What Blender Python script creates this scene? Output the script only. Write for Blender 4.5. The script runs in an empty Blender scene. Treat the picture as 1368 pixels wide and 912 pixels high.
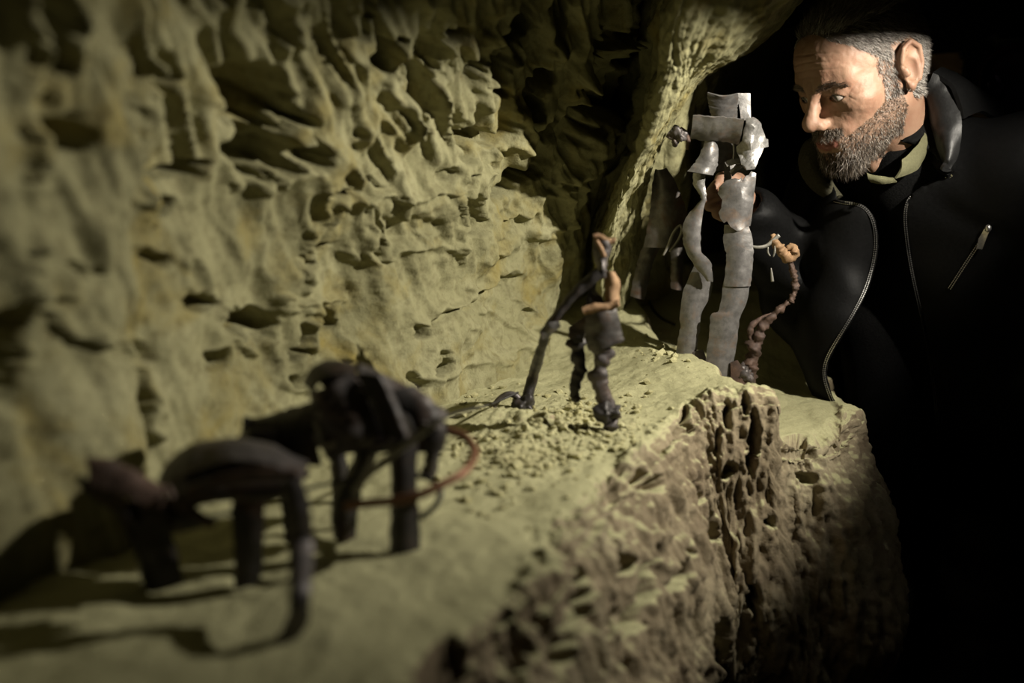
import bpy, bmesh, math, random
import numpy as np
from mathutils import Vector, Matrix
from mathutils.bvhtree import BVHTree

random.seed(7)
RNG = np.random.default_rng(11)
scene = bpy.context.scene
COL = scene.collection

# ------------------------------------------------------------------ camera
CAM = np.array([0.0, 0.0, 1.50])
FPX = 1330.0
PITCH = math.radians(10.9)
cam_data = bpy.data.cameras.new('camera')
cam_data.sensor_width = 36.0
cam_data.lens = 36.0 * FPX / 1368.0
cam_data.clip_start = 0.02
cam_data.dof.use_dof = True
cam_data.dof.focus_distance = 1.53
cam_data.dof.aperture_fstop = 1.75
cam = bpy.data.objects.new('camera', cam_data)
cam.location = CAM
cam.rotation_euler = (math.pi / 2 - PITCH, 0, 0)
COL.objects.link(cam)
scene.camera = cam

# ------------------------------------------------------------------ world, exposure
world = bpy.data.worlds.new('cave_dark')
scene.world = world
world.use_nodes = True
world.node_tree.nodes['Background'].inputs[0].default_value = (0.5, 0.55, 0.6, 1)
world.node_tree.nodes['Background'].inputs[1].default_value = 0.0004
scene.view_settings.view_transform = 'Standard'
scene.view_settings.look = 'None'
scene.view_settings.gamma = 1.0
scene.view_settings.use_curve_mapping = False
scene.view_settings.exposure = 0.0

# the lamp that lights the niche: a spot in the hooded lamp built further down
LAMP = Vector((0.80, 1.05, 1.745))
LAMP_AIM = Vector((-0.906, 0.422, -0.24))
ld = bpy.data.lights.new('work_lamp_right_offscreen', 'SPOT')
ld.energy = 76.0
ld.color = (1.0, 0.93, 0.80)
ld.shadow_soft_size = 0.010
ld.spot_size = math.radians(122)
ld.spot_blend = 1.0
lamp_light = bpy.data.objects.new('work_lamp_right_offscreen', ld)
lamp_light.location = LAMP
lamp_light.rotation_euler = LAMP_AIM.to_track_quat('-Z', 'Y').to_euler()
COL.objects.link(lamp_light)

# ------------------------------------------------------------------ pixel helpers
_cp, _sp = math.cos(PITCH), math.sin(PITCH)

def ray(x, y):
    u = (x - 684.0) / FPX
    v = (456.0 - y) / FPX
    return np.array([u, _cp + v * _sp, -_sp + v * _cp])

def P(x, y, Y):
    """point seen at pixel x,y whose distance along +Y is Y"""
    d = ray(x, y)
    return CAM + d * (Y / d[1])

def PL(x, y, z):
    """point seen at pixel x,y lying at height z"""
    d = ray(x, y)
    return CAM + d * ((z - CAM[2]) / d[2])

def to_px(V):
    D = V - CAM
    zc = D[..., 1] * _cp - D[..., 2] * _sp
    yc = D[..., 1] * _sp + D[..., 2] * _cp
    zc = np.where(np.abs(zc) < 1e-4, 1e-4, zc)
    return 684.0 + FPX * D[..., 0] / zc, 456.0 - FPX * yc / zc, zc

# ------------------------------------------------------------------ noise
_perm = np.random.default_rng(3).permutation(256)
_perm = np.concatenate([_perm, _perm, _perm])
_val = np.random.default_rng(4).random(256).astype(np.float32) * 2 - 1

def vnoise(x, y, z):
    xi = np.floor(x).astype(np.int32); yi = np.floor(y).astype(np.int32); zi = np.floor(z).astype(np.int32)
    xf = x - xi; yf = y - yi; zf = z - zi
    xf = xf * xf * xf * (xf * (xf * 6 - 15) + 10)
    yf = yf * yf * yf * (yf * (yf * 6 - 15) + 10)
    zf = zf * zf * zf * (zf * (zf * 6 - 15) + 10)
    xi &= 255; yi &= 255; zi &= 255
    def h(a, b, c):
        return _val[_perm[_perm[_perm[a & 255] + (b & 255)] + (c & 255)]]
    c00 = h(xi, yi, zi) * (1 - xf) + h(xi + 1, yi, zi) * xf
    c10 = h(xi, yi + 1, zi) * (1 - xf) + h(xi + 1, yi + 1, zi) * xf
    c01 = h(xi, yi, zi + 1) * (1 - xf) + h(xi + 1, yi, zi + 1) * xf
    c11 = h(xi, yi + 1, zi + 1) * (1 - xf) + h(xi + 1, yi + 1, zi + 1) * xf
    return (c00 * (1 - yf) + c10 * yf) * (1 - zf) + (c01 * (1 - yf) + c11 * yf) * zf

def fbm(x, y, z, octv=4, gain=0.5):
    s = 0; a = 1.0; f = 1.0
    for _ in range(octv):
        s = s + a * vnoise(x * f + 17.3 * f, y * f + 5.1, z * f - 3.7)
        a *= gain; f *= 2.03
    return s

def sstep(a, b, x):
    t = np.clip((x - a) / (b - a), 0, 1)
    return t * t * (3 - 2 * t)

# ------------------------------------------------------------------ mesh helpers
def mesh_np(name, V, F, smooth=True):
    me = bpy.data.meshes.new(name)
    V = np.asarray(V, dtype=np.float32)
    F = np.asarray(F, dtype=np.int32)
    n = F.shape[1]
    me.vertices.add(len(V)); me.vertices.foreach_set('co', V.ravel())
    me.loops.add(F.size); me.loops.foreach_set('vertex_index', F.ravel())
    me.polygons.add(len(F))
    me.polygons.foreach_set('loop_start', np.arange(0, F.size, n, dtype=np.int32))
    me.polygons.foreach_set('loop_total', np.full(len(F), n, dtype=np.int32))
    me.polygons.foreach_set('use_smooth', np.full(len(F), smooth, dtype=bool))
    me.update(calc_edges=True); me.validate()
    return me

def link(name, me, mat, parent=None, kind=None, label=None, cat=None, group=None):
    ob = bpy.data.objects.new(name, me)
    COL.objects.link(ob)
    if mat is not None:
        for m in (mat if isinstance(mat, (list, tuple)) else [mat]):
            me.materials.append(m)
    if parent is not None:
        ob.parent = parent
    if kind: ob['kind'] = kind
    if label: ob['label'] = label
    if cat: ob['category'] = cat
    if group: ob['group'] = group
    return ob

def thing(name, label, cat, loc, group=None):
    o = bpy.data.objects.new(name, None)
    o.empty_display_size = 0.05
    COL.objects.link(o)
    o.location = Vector(loc)
    o['label'] = label; o['category'] = cat
    if group: o['group'] = group
    return o

def root_of(o):
    """world offset of a parent chain made of unrotated objects"""
    v = np.zeros(3)
    while o is not None:
        v = v + np.array(o.location); o = o.parent
    return v

def part(name, V, F, mat, parent, smooth=True, label=None, kind=None):
    V = np.asarray(V, dtype=np.float64) - root_of(parent)
    return link(name, mesh_np(name, V, F, smooth), mat, parent, kind=kind, label=label)

def grid_faces(nr, nc, wrap=False):
    r = np.arange(nr - 1)[:, None]
    c = np.arange(nc if wrap else nc - 1)[None, :]
    c2 = (c + 1) % nc
    return np.stack([r * nc + c, r * nc + c2, (r + 1) * nc + c2, (r + 1) * nc + c], -1).reshape(-1, 4)

def resample(pts, n):
    """Catmull-Rom through pts (k,3), n samples by chord length"""
    pts = np.asarray(pts, float)
    if len(pts) == 2:
        t = np.linspace(0, 1, n)[:, None]
        return pts[0] * (1 - t) + pts[1] * t
    d = np.concatenate([[0], np.cumsum(np.sqrt((np.diff(pts, axis=0) ** 2).sum(1)) ** 0.7 + 1e-9)])
    T = np.linspace(0, d[-1], n)
    i = np.clip(np.searchsorted(d, T, side='right') - 1, 0, len(pts) - 2)
    t = ((T - d[i]) / (d[i + 1] - d[i]))[:, None]
    ext = np.vstack([2 * pts[0] - pts[1], pts, 2 * pts[-1] - pts[-2]])
    p0, p1, p2, p3 = ext[i], ext[i + 1], ext[i + 2], ext[i + 3]
    return 0.5 * ((2 * p1) + (-p0 + p2) * t + (2 * p0 - 5 * p1 + 4 * p2 - p3) * t ** 2 + (-p0 + 3 * p1 - 3 * p2 + p3) * t ** 3)

def net(ctrl, nr, nc):
    """bicubic surface through a control net (rows, cols, 3)"""
    ctrl = np.asarray(ctrl, float)
    a = np.stack([resample_u(ctrl[:, j], nr) for j in range(ctrl.shape[1])], 1)
    b = np.stack([resample_u(a[i], nc) for i in range(nr)], 0)
    return b

def resample_u(pts, n):
    """Catmull-Rom with equal parameter per span"""
    pts = np.asarray(pts, float)
    k = len(pts)
    T = np.linspace(0, k - 1, n)
    i = np.clip(np.floor(T).astype(int), 0, k - 2)
    t = (T - i)[:, None]
    ext = np.vstack([2 * pts[0] - pts[1], pts, 2 * pts[-1] - pts[-2]])
    p0, p1, p2, p3 = ext[i], ext[i + 1], ext[i + 2], ext[i + 3]
    return 0.5 * ((2 * p1) + (-p0 + p2) * t + (2 * p0 - 5 * p1 + 4 * p2 - p3) * t ** 2 + (-p0 + 3 * p1 - 3 * p2 + p3) * t ** 3)

def grid_normals(G):
    du = np.gradient(G, axis=0); dv = np.gradient(G, axis=1)
    n = np.cross(du, dv)
    n /= np.linalg.norm(n, axis=2, keepdims=True) + 1e-12
    return n

def smooth_normals(n, k=3):
    for _ in range(k):
        m = n.copy()
        m[1:] += n[:-1]; m[:-1] += n[1:]; m[:, 1:] += n[:, :-1]; m[:, :-1] += n[:, 1:]
        n = m / (np.linalg.norm(m, axis=2, keepdims=True) + 1e-12)
    return n

# ------------------------------------------------------------------ materials
def new_mat(name):
    m = bpy.data.materials.new(name); m.use_nodes = True
    nt = m.node_tree
    return m, nt, nt.nodes['Principled BSDF']

def N(nt, typ, **kw):
    n = nt.nodes.new(typ)
    for k, v in kw.items():
        if k in n.inputs: n.inputs[k].default_value = v
        else: setattr(n, k, v)
    return n

def ramp(nt, src, stops):
    r = nt.nodes.new('ShaderNodeValToRGB')
    e = r.color_ramp.elements
    while len(e) < len(stops): e.new(0.5)
    for el, (p, c) in zip(e, stops):
        el.position = p; el.color = (*c, 1)
    nt.links.new(src, r.inputs[0])
    return r.outputs[0]

def mixc(nt, fac, a, b):
    m = nt.nodes.new('ShaderNodeMix'); m.data_type = 'RGBA'
    for sock, v in ((m.inputs[0], fac), (m.inputs[6], a), (m.inputs[7], b)):
        if hasattr(v, 'links'): nt.links.new(v, sock)
        elif isinstance(v, (int, float)): sock.default_value = v
        else: sock.default_value = (*v, 1)
    return m.outputs[2]

def noise_node(nt, vec, scale, detail=4, rough=0.55, dist=0.0):
    n = N(nt, 'ShaderNodeTexNoise', Scale=scale, Detail=detail, Roughness=rough, Distortion=dist)
    nt.links.new(vec, n.inputs['Vector'])
    return n.outputs['Fac']

def bump(nt, bsdf, h, strength, dist=0.002):
    b = N(nt, 'ShaderNodeBump', Strength=strength, Distance=dist)
    nt.links.new(h, b.inputs['Height']); nt.links.new(b.outputs[0], bsdf.inputs['Normal'])

def rock_mat(name, c_dark, c_mid, c_light, c_stain, stain_hi=0.68, sand_on_top=None, bump_s=0.5):
    m, nt, b = new_mat(name)
    pos = N(nt, 'ShaderNodeNewGeometry').outputs['Position']
    big = noise_node(nt, pos, 4.0, 6, 0.6, 0.3)
    fine = noise_node(nt, pos, 70.0, 6, 0.65)
    grain = noise_node(nt, pos, 420.0, 3, 0.6)
    col = ramp(nt, big, [(0.28, c_dark), (0.5, c_mid), (0.72, c_light)])
    st = noise_node(nt, pos, 9.0, 5, 0.6, 0.8)
    stf = ramp(nt, st, [(0.50, (0, 0, 0)), (stain_hi, (1, 1, 1))])
    col = mixc(nt, stf, col, c_stain)
    dark = ramp(nt, fine, [(0.30, (0.55, 0.52, 0.48)), (0.52, (1, 1, 1))])
    mul = nt.nodes.new('ShaderNodeMix'); mul.data_type = 'RGBA'; mul.blend_type = 'MULTIPLY'
    mul.inputs[0].default_value = 0.8
    nt.links.new(col, mul.inputs[6]); nt.links.new(dark, mul.inputs[7])
    col = mul.outputs[2]
    if sand_on_top is not None:
        # loose sand lies on every upward facing surface
        nrm = N(nt, 'ShaderNodeNewGeometry').outputs['Normal']
        sep = N(nt, 'ShaderNodeSeparateXYZ'); nt.links.new(nrm, sep.inputs[0])
        add = N(nt, 'ShaderNodeMath', operation='MULTIPLY_ADD'); add.inputs[1].default_value = 0.3
        nt.links.new(st, add.inputs[0]); nt.links.new(sep.outputs[2], add.inputs[2])
        f = ramp(nt, add.outputs[0], [(0.78, (0, 0, 0)), (0.99, (1, 1, 1))])
        sand = ramp(nt, grain, [(0.3, tuple(c * 0.82 for c in sand_on_top)), (0.6, sand_on_top)])
        col = mixc(nt, f, col, sand)
    nt.links.new(col, b.inputs['Base Color'])
    b.inputs['Roughness'].default_value = 0.95
    b.inputs['Specular IOR Level'].default_value = 0.15
    hsum = N(nt, 'ShaderNodeMath', operation='MULTIPLY_ADD'); hsum.inputs[1].default_value = 0.3
    nt.links.new(grain, hsum.inputs[0]); nt.links.new(fine, hsum.inputs[2])
    bump(nt, b, hsum.outputs[0], bump_s, 0.004)
    return m

def plain_mat(name, col, rough=0.6, metal=0.0, spec=0.5, nscale=60, var=0.25, bump_s=0.2, col2=None, thr=(0.45, 0.6)):
    m, nt, b = new_mat(name)
    pos = N(nt, 'ShaderNodeNewGeometry').outputs['Position']
    n1 = noise_node(nt, pos, nscale, 6, 0.65)
    c = ramp(nt, n1, [(0.3, tuple(v * (1 - var) for v in col)), (0.7, tuple(min(1, v * (1 + var)) for v in col))])
    if col2 is not None:
        n2 = noise_node(nt, pos, nscale * 0.45, 5, 0.7, 0.6)
        f = ramp(nt, n2, [(thr[0], (0, 0, 0)), (thr[1], (1, 1, 1))])
        c = mixc(nt, f, c, col2)
    nt.links.new(c, b.inputs['Base Color'])
    b.inputs['Roughness'].default_value = rough
    b.inputs['Metallic'].default_value = metal
    b.inputs['Specular IOR Level'].default_value = spec
    bump(nt, b, n1, bump_s, 0.0015)
    return m

M_WALL = rock_mat('niche_rock', (0.13, 0.122, 0.064), (0.228, 0.217, 0.118), (0.32, 0.307, 0.18), (0.2, 0.163, 0.052), 0.72, bump_s=0.6)
M_LEDGE = rock_mat('ledge_rock', (0.17, 0.135, 0.085), (0.26, 0.215, 0.14), (0.36, 0.32, 0.21), (0.16, 0.12, 0.08), 0.75,
                   sand_on_top=(0.40, 0.385, 0.22), bump_s=0.7)
M_CAVE = M_WALL
M_CRUMB = rock_mat('sand_crumbs', (0.3, 0.28, 0.15), (0.38, 0.36, 0.2), (0.45, 0.43, 0.25), (0.36, 0.33, 0.16), 0.8)
M_TIN = plain_mat('scratched_tin', (0.175, 0.168, 0.162), 0.42, 0.55, nscale=90, var=0.35, bump_s=0.35, col2=(0.22, 0.16, 0.12), thr=(0.52, 0.74))
M_TIN_BRIGHT = plain_mat('bare_tin', (0.25, 0.243, 0.232), 0.38, 0.5, nscale=160, var=0.4, bump_s=0.5, col2=(0.25, 0.22, 0.2), thr=(0.55, 0.7))
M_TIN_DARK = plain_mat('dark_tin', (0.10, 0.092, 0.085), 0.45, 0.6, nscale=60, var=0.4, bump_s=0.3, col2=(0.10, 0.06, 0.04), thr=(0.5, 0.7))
M_IRON = plain_mat('sooty_iron', (0.04, 0.036, 0.034), 0.5, 0.5, nscale=50, var=0.4, bump_s=0.4, col2=(0.075, 0.045, 0.03), thr=(0.5, 0.72))
M_IRON_GREY = plain_mat('grey_iron', (0.10, 0.09, 0.087), 0.5, 0.5, nscale=60, var=0.4, bump_s=0.4, col2=(0.09, 0.06, 0.045), thr=(0.48, 0.7))
M_RUST = plain_mat('orange_rust', (0.27, 0.165, 0.085), 0.75, 0.15, nscale=80, var=0.4, bump_s=0.5, col2=(0.2, 0.11, 0.06), thr=(0.5, 0.75))
M_RUST_DARK = plain_mat('brown_rust', (0.095, 0.058, 0.042), 0.7, 0.25, nscale=80, var=0.5, bump_s=0.6, col2=(0.05, 0.035, 0.03), thr=(0.45, 0.7))
M_COPPER = plain_mat('red_brown_wire', (0.22, 0.105, 0.055), 0.5, 0.4, nscale=60, var=0.3)
M_WIRE = plain_mat('grey_wire', (0.23, 0.22, 0.19), 0.45, 0.5, nscale=60, var=0.3)
M_BLACKWIRE = plain_mat('black_wire', (0.03, 0.028, 0.024), 0.6, 0.3, nscale=60, var=0.3)

# ------------------------------------------------------------------ the cave around
def rough_sheet(name, corners, n, amp, mat):
    """a rough rock plane through four corners"""
    a, b, c, d = [np.array(v, float) for v in corners]
    u = np.linspace(0, 1, n)[:, None, None]; v = np.linspace(0, 1, n)[None, :, None]
    G = (a * (1 - u) + d * u) * (1 - v) + (b * (1 - u) + c * u) * v
    nn = np.cross(b - a, d - a); nn /= np.linalg.norm(nn)
    h = fbm(G[..., 0] * 3, G[..., 1] * 3, G[..., 2] * 3, 5) * amp
    G = G + nn * h[..., None]
    return link(name, mesh_np(name, G.reshape(-1, 3), grid_faces(n, n)), mat, kind='structure')

rough_sheet('floor', [(-2.2, -2.2, 0), (2.6, -2.2, 0), (2.6, 4.2, 0), (-2.2, 4.2, 0)], 90, 0.006, M_CAVE)
rough_sheet('ceiling', [(-2.2, -2.2, 2.35), (-2.2, 4.2, 2.35), (2.6, 4.2, 2.35), (2.6, -2.2, 2.35)], 90, 0.06, M_CAVE)
rough_sheet('wall_back', [(-2.2, 4.1, -0.05), (2.6, 4.1, -0.05), (2.6, 4.1, 2.5), (-2.2, 4.1, 2.5)], 80, 0.05, M_CAVE)
rough_sheet('wall_right', [(2.5, 4.2, -0.05), (2.5, -2.2, -0.05), (2.5, -2.2, 2.5), (2.5, 4.2, 2.5)], 80, 0.05, M_CAVE)
rough_sheet('wall_front', [(2.6, -2.1, -0.05), (-2.2, -2.1, -0.05), (-2.2, -2.1, 2.5), (2.6, -2.1, 2.5)], 80, 0.05, M_CAVE)

# ------------------------------------------------------------------ niche wall with the leaning rock rib
LZ = 1.14      # height of the sandy ledge
def base(x, y, back=0.0):
    p = PL(x, y, LZ); p[2] = LZ - 0.10
    return p
# columns run from the near end of the wall to behind the rib; rows from below the ledge up and over
cols = []
def wcol(b, rows, top):
    r0 = np.array(b, float)
    pts = [r0] + [P(*r) for r in rows]
    pts.append(np.array(top, float))
    cols.append(pts)
cols.append([np.array(v, float) for v in [(-1.25, -1.2, 1.0), (-1.24, -1.2, 1.25), (-1.22, -1.2, 1.45), (-1.2, -1.2, 1.6), (-1.12, -1.2, 1.8), (-0.9, -1.2, 2.4)]])
cols.append([np.array(v, float) for v in [(-0.80, 0.0, 1.0), (-0.80, 0.0, 1.22), (-0.79, 0.0, 1.42), (-0.77, 0.0, 1.6), (-0.68, 0.0, 1.8), (-0.4, 0.0, 2.4)]])
wcol(base(0, 835), [(-8, 640, .755), (-4, 380, .745), (0, 120, .725), (5, -200, .66)], (-0.15, 0.45, 2.4))
wcol(base(200, 695), [(200, 560, .975), (203, 370, .97), (208, 130, .94), (215, -190, .85)], (0.02, 0.6, 2.4))
wcol(base(400, 603), [(400, 500, 1.20), (403, 340, 1.19), (410, 130, 1.14), (422, -160, 1.02)], (0.15, 0.75, 2.4))
wcol(base(560, 548), [(560, 470, 1.385), (566, 330, 1.37), (578, 130, 1.30), (600, -150, 1.14)], (0.28, 0.85, 2.4))
wcol(base(685, 496), [(686, 430, 1.62), (692, 310, 1.58), (712, 130, 1.48), (750, -140, 1.27)], (0.4, 0.95, 2.4))
wcol(base(748, 464), [(748, 400, 1.77), (754, 300, 1.71), (790, 130, 1.57), (862, -130, 1.34)], (0.5, 1.0, 2.4))
wcol(base(776, 440), [(774, 390, 1.98), (782, 300, 1.94), (822, 130, 1.82), (905, -120, 1.60)], (0.57, 1.02, 2.4))
wcol(base(796, 438), [(797, 380, 1.90), (810, 295, 1.80), (862, 130, 1.62), (945, -110, 1.42)], (0.60, 1.0, 2.4))
wcol(base(800, 452), [(799, 372, 1.72), (818, 290, 1.59), (884, 120, 1.39), (955, -105, 1.19)], (0.64, 0.96, 2.4))
wcol(base(826, 448), [(822, 375, 1.75), (836, 284, 1.64), (903, 120, 1.435), (1015, -60, 1.25)], (0.74, 1.0, 2.4))
wcol(base(850, 446), [(840, 370, 1.80), (852, 276, 1.70), (920, 120, 1.50), (1075, -30, 1.35)], (0.85, 1.08, 2.4))
wcol(base(856, 430), [(848, 360, 1.90), (860, 270, 1.81), (926, 118, 1.62), (1085, -24, 1.48)], (0.9, 1.18, 2.4))
wcol(base(860, 415), [(852, 352, 2.05), (864, 262, 1.96), (928, 116, 1.80), (1090, -20, 1.68)], (0.95, 1.4, 2.4))
ctrl = np.array([[c[r] for c in cols] for r in range(6)])
NR, NC = 520, 780
G = net(ctrl, NR, NC)
n = smooth_normals(grid_normals(G), 8)
cc = (CAM - G); s = np.sign((n * cc).sum(2).mean()); n *= s
px, py, pz = to_px(G)
X, Y, Z = G[..., 0], G[..., 1], G[..., 2]
# coordinate along the wall in metres
mid = G[NR // 2]; arc = np.concatenate([[0], np.cumsum(np.linalg.norm(np.diff(mid, axis=0), axis=1))])
A = np.broadcast_to(arc[None, :], (NR, NC))
H = 0.022 * fbm(X * 5, Y * 5, Z * 5, 3) + 0.011 * fbm(A * 15, Z * 6, X * 0, 3) + 0.0022 * fbm(X * 45, Y * 45, Z * 45, 3)
# upright pockets with sharp walls between them, high on the wall
upm = sstep(LZ + 0.12, LZ + 0.40, Z)
pk_ = np.abs(fbm((A + 0.35 * (Z - LZ)) * 17, (Z - 0.2 * A) * 7.5, X * 0 + 8.1, 3))
H += upm * (0.010 - 0.040 * np.clip(pk_, 0, 0.6))
# long pick strokes, near upright, leaning with the overhang
strk = fbm((A + 0.45 * (Z - LZ)) * 34, (Z - 0.3 * A) * 6, X * 0 + 3.3, 3)
H += -0.012 * np.clip(strk - 0.15, 0, 1) + 0.004 * strk
wx = px + 9 * vnoise(px / 22, py / 22, px * 0) + 4 * vnoise(px / 9, py / 9, px * 0 + 5)
wy = py + 9 * vnoise(px / 22, py / 22, px * 0 + 9) + 4 * vnoise(px / 9, py / 9, px * 0 + 15)
front = (pz > 0.15)
def pit(x, y, rx, ry, d, ang=0, soft=0.45):
    global H
    a = math.radians(ang); c, s_ = math.cos(a), math.sin(a)
    dx, dy = wx - x, wy - y
    q = np.sqrt(((dx * c + dy * s_) / rx) ** 2 + ((-dx * s_ + dy * c) / ry) ** 2)
    H = H - np.where(front, d * (1 - sstep(1 - soft, 1 + soft * 0.5, q)), 0)
def ridge(pts, w, h):
    """raised (h > 0) or cut (h < 0) line through pixels"""
    global H
    best = np.full(px.shape, 1e9)
    for (x0, y0), (x1, y1) in zip(pts[:-1], pts[1:]):
        L2 = (x1 - x0) ** 2 + (y1 - y0) ** 2
        t = np.clip(((wx - x0) * (x1 - x0) + (wy - y0) * (y1 - y0)) / L2, 0, 1)
        best = np.minimum(best, np.hypot(wx - x0 - t * (x1 - x0), wy - y0 - t * (y1 - y0)))
    H = H + np.where(front, h * np.exp(-(best / w) ** 2), 0)
PITS = [
    (110, 98, 15, 26, .018, 0), (122, 190, 20, 22, .016, 20), (228, 105, 13, 36, .02, 0), (350, 128, 38, 40, .04, 0),
    (352, 155, 52, 13, .035, 0), (345, 205, 34, 34, .04, 25), (400, 205, 22, 24, .03, 0), (250, 232, 36, 12, .022, -15),
    (222, 283, 28, 12, .024, 0), (210, 345, 22, 9, .018, 0), (130, 362, 14, 10, .01, 0), (90, 412, 14, 9, .008, 0),
    (268, 403, 26, 10, .02, 5), (338, 432, 36, 19, .026, 10), (290, 487, 21, 20, .018, 15), (400, 458, 10, 26, .02, 12),
    (436, 432, 14, 20, .018, 0), (388, 513, 13, 8, .014, 0), (513, 68, 20, 28, .024, 10), (560, 105, 26, 60, .035, 4),
    (562, 160, 16, 22, .02, 20), (612, 52, 18, 15, .022, 0), (640, 92, 9, 16, .016, 15), (668, 98, 16, 34, .03, 14),
    (618, 192, 17, 26, .03, 14), (654, 186, 26, 12, .024, -12), (627, 291, 20, 26, .032, -28), (678, 168, 12, 12, .016, 0),
    (722, 132, 15, 40, .034, 25), (705, 40, 14, 34, .03, 20), (756, 30, 12, 36, .03, 22), (695, 245, 9, 32, .022, 48),
    (668, 222, 9, 8, .014, 0), (752, 170, 12, 34, .022, 42), (622, 240, 12, 9, .016, -15), (585, 232, 9, 7, .012, 0),
    (550, 440, 13, 12, .024, 0), (571, 482, 8, 13, .018, 0), (546, 512, 14, 10, .02, 20), (500, 312, 7, 32, .02, 4),
    (406, 346, 5, 20, .012, 18), (462, 250, 40, 6, .014, -8), (545, 300, 38, 22, .01, -8), (720, 236, 11, 10, .018, 0),
    (742, 255, 14, 6, .014, -30), (665, 375, 8, 4, .006, 0), (690, 420, 5, 14, .008, 25), (440, 335, 20, 6, .008, -20),
    (170, 470, 30, 14, .010, 30), (185, 560, 8, 50, .010, -10), (480, 18, 16, 40, .02, 12), (90, 20, 30, 60, .02, 0),
    (30, 480, 18, 60, .016, 8), (810, 60, 9, 40, .025, 30), (790, 150, 8, 26, .022, 38),
]
for q in PITS: pit(q[0], q[1], q[2], q[3], q[4] * 1.6, q[5])
RIDGES = [
    ([(492, 130), (450, 240), (402, 368)], 7, .012), ([(385, 20), (372, 60)], 10, .012),
    ([(545, 425), (600, 398), (690, 362)], 8, .012), ([(650, 345), (700, 318), (752, 288)], 8, .012),
    ([(545, 438), (605, 412), (690, 374)], 5, -.010), ([(560, 500), (620, 482), (700, 462)], 5, .006),
    ([(690, 398), (716, 440)], 5, .008), ([(642, 412), (700, 452)], 4, .006), ([(610, 430), (632, 440)], 5, .006),
    ([(60, 330), (72, 400), (110, 450), (165, 455), (185, 500), (205, 580)], 9, .012), ([(30, 560), (60, 690)], 10, .01),
    ([(250, 320), (272, 385)], 8, .008), ([(190, 260), (190, 320)], 8, .01), ([(375, 405), (455, 396), (458, 470)], 6, .012),
    ([(414, 410), (412, 470)], 5, .012), ([(374, 412), (372, 515), (400, 528)], 6, .010), ([(300, 420), (345, 470)], 7, .012),
    ([(80, 110), (78, 160), (95, 240), (60, 330)], 10, .012), ([(205, 100), (200, 160), (190, 210)], 9, .012),
    ([(530, 60), (520, 120), (545, 180)], 8, .014), ([(590, 60), (600, 100), (590, 130)], 8, .012),
    ([(665, 45), (650, 110), (640, 140)], 7, .014), ([(700, 150), (705, 190), (680, 200)], 8, .016), ([(780, 100), (790, 140), (760, 190), (720, 220)], 7, .016),
    ([(420, 250), (410, 320), (395, 385)], 5, .01), ([(320, 230), (330, 260)], 5, .01), ([(345, 250), (360, 225), (375, 250)], 5, .012),
    ([(488, 262), (486, 330)], 5, .012), ([(600, 262), (602, 345)], 5, .012), ([(440, 270), (600, 250)], 6, .010), ([(470, 340), (600, 330)], 7, .009),
    ([(832, 126), (790, 180), (745, 256)], 9, .024), ([(861, 10), (815, 60), (774, 106)], 9, .022), ([(800, 150), (740, 205), (676, 262)], 9, -.026),
    ([(842, 60), (790, 130)], 11, -.03), ([(775, 100), (770, 150)], 7, .016), ([(730, 100), (745, 60), (760, 20)], 8, .016), ([(700, 280), (740, 255)], 6, .012), ([(640, 340), (660, 300), (690, 280)], 6, .012),
    ([(905, 60), (880, 130), (845, 215)], 3, -.010), ([(960, 20), (925, 80)], 3, -.007), ([(930, 20), (890, 110), (862, 190)], 8, .008), ([(860, 230), (830, 320)], 4, -.008),
]
for q in RIDGES: ridge(*q)
# the rib is planed smoother, with long streaks running up it
RB = np.broadcast_to(np.linspace(0, 14, NC)[None, :], (NR, NC))
rib = sstep(8.6, 9.6, RB)
streak = fbm(RB * 5.0 + 0.8 * fbm(Z * 5, RB, X * 0, 2), Z * 5.0, X * 0 + 12, 4)
H = H * (1 - 0.72 * rib) + rib * (0.0045 * streak + 0.0026 * fbm(X * 80, Y * 80, Z * 60, 3))
G2 = G + n * H[..., None]
wall = link('wall_left', mesh_np('wall_left', G2.reshape(-1, 3), grid_faces(NR, NC)), M_WALL, kind='structure')

# back of the second recess, just behind the rib
ctrl2 = [[P(800, 430, 1.90), P(860, 425, 1.92), P(905, 420, 1.98), P(960, 415, 2.25), P(1040, 410, 2.9)],
         [P(810, 345, 1.90), P(860, 342, 1.93), P(905, 340, 2.0), P(960, 335, 2.3), P(1040, 330, 2.9)],
         [P(840, 250, 1.76), P(880, 248, 1.76), P(912, 246, 1.80), P(935, 245, 2.2), P(1040, 250, 2.9)],
         [P(850, 165, 1.68), P(890, 165, 1.69), P(920, 165, 1.75), P(942, 160, 2.2), P(1040, 150, 2.9)],
         [P(900, 40, 1.66), P(940, 40, 1.68), P(980, 40, 1.76), P(1000, 40, 2.1), P(1100, 30, 2.8)]]
ctrl2[0] = [v - np.array([0, 0, .10]) for v in ctrl2[0]]
Gb = net(np.array(ctrl2), 160, 160)
nb = smooth_normals(grid_normals(Gb), 4)
nb *= np.sign((nb * (CAM - Gb)).sum(2).mean())
Hb = 0.012 * fbm(Gb[..., 0] * 9, Gb[..., 1] * 9, Gb[..., 2] * 9, 4) + 0.003 * fbm(Gb[..., 0] * 50, Gb[..., 1] * 50, Gb[..., 2] * 50, 3)
Gb = Gb + nb * Hb[..., None]
link('wall_recess', mesh_np('wall_recess', Gb.reshape(-1, 3), grid_faces(160, 160)), M_WALL, kind='structure')

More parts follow.
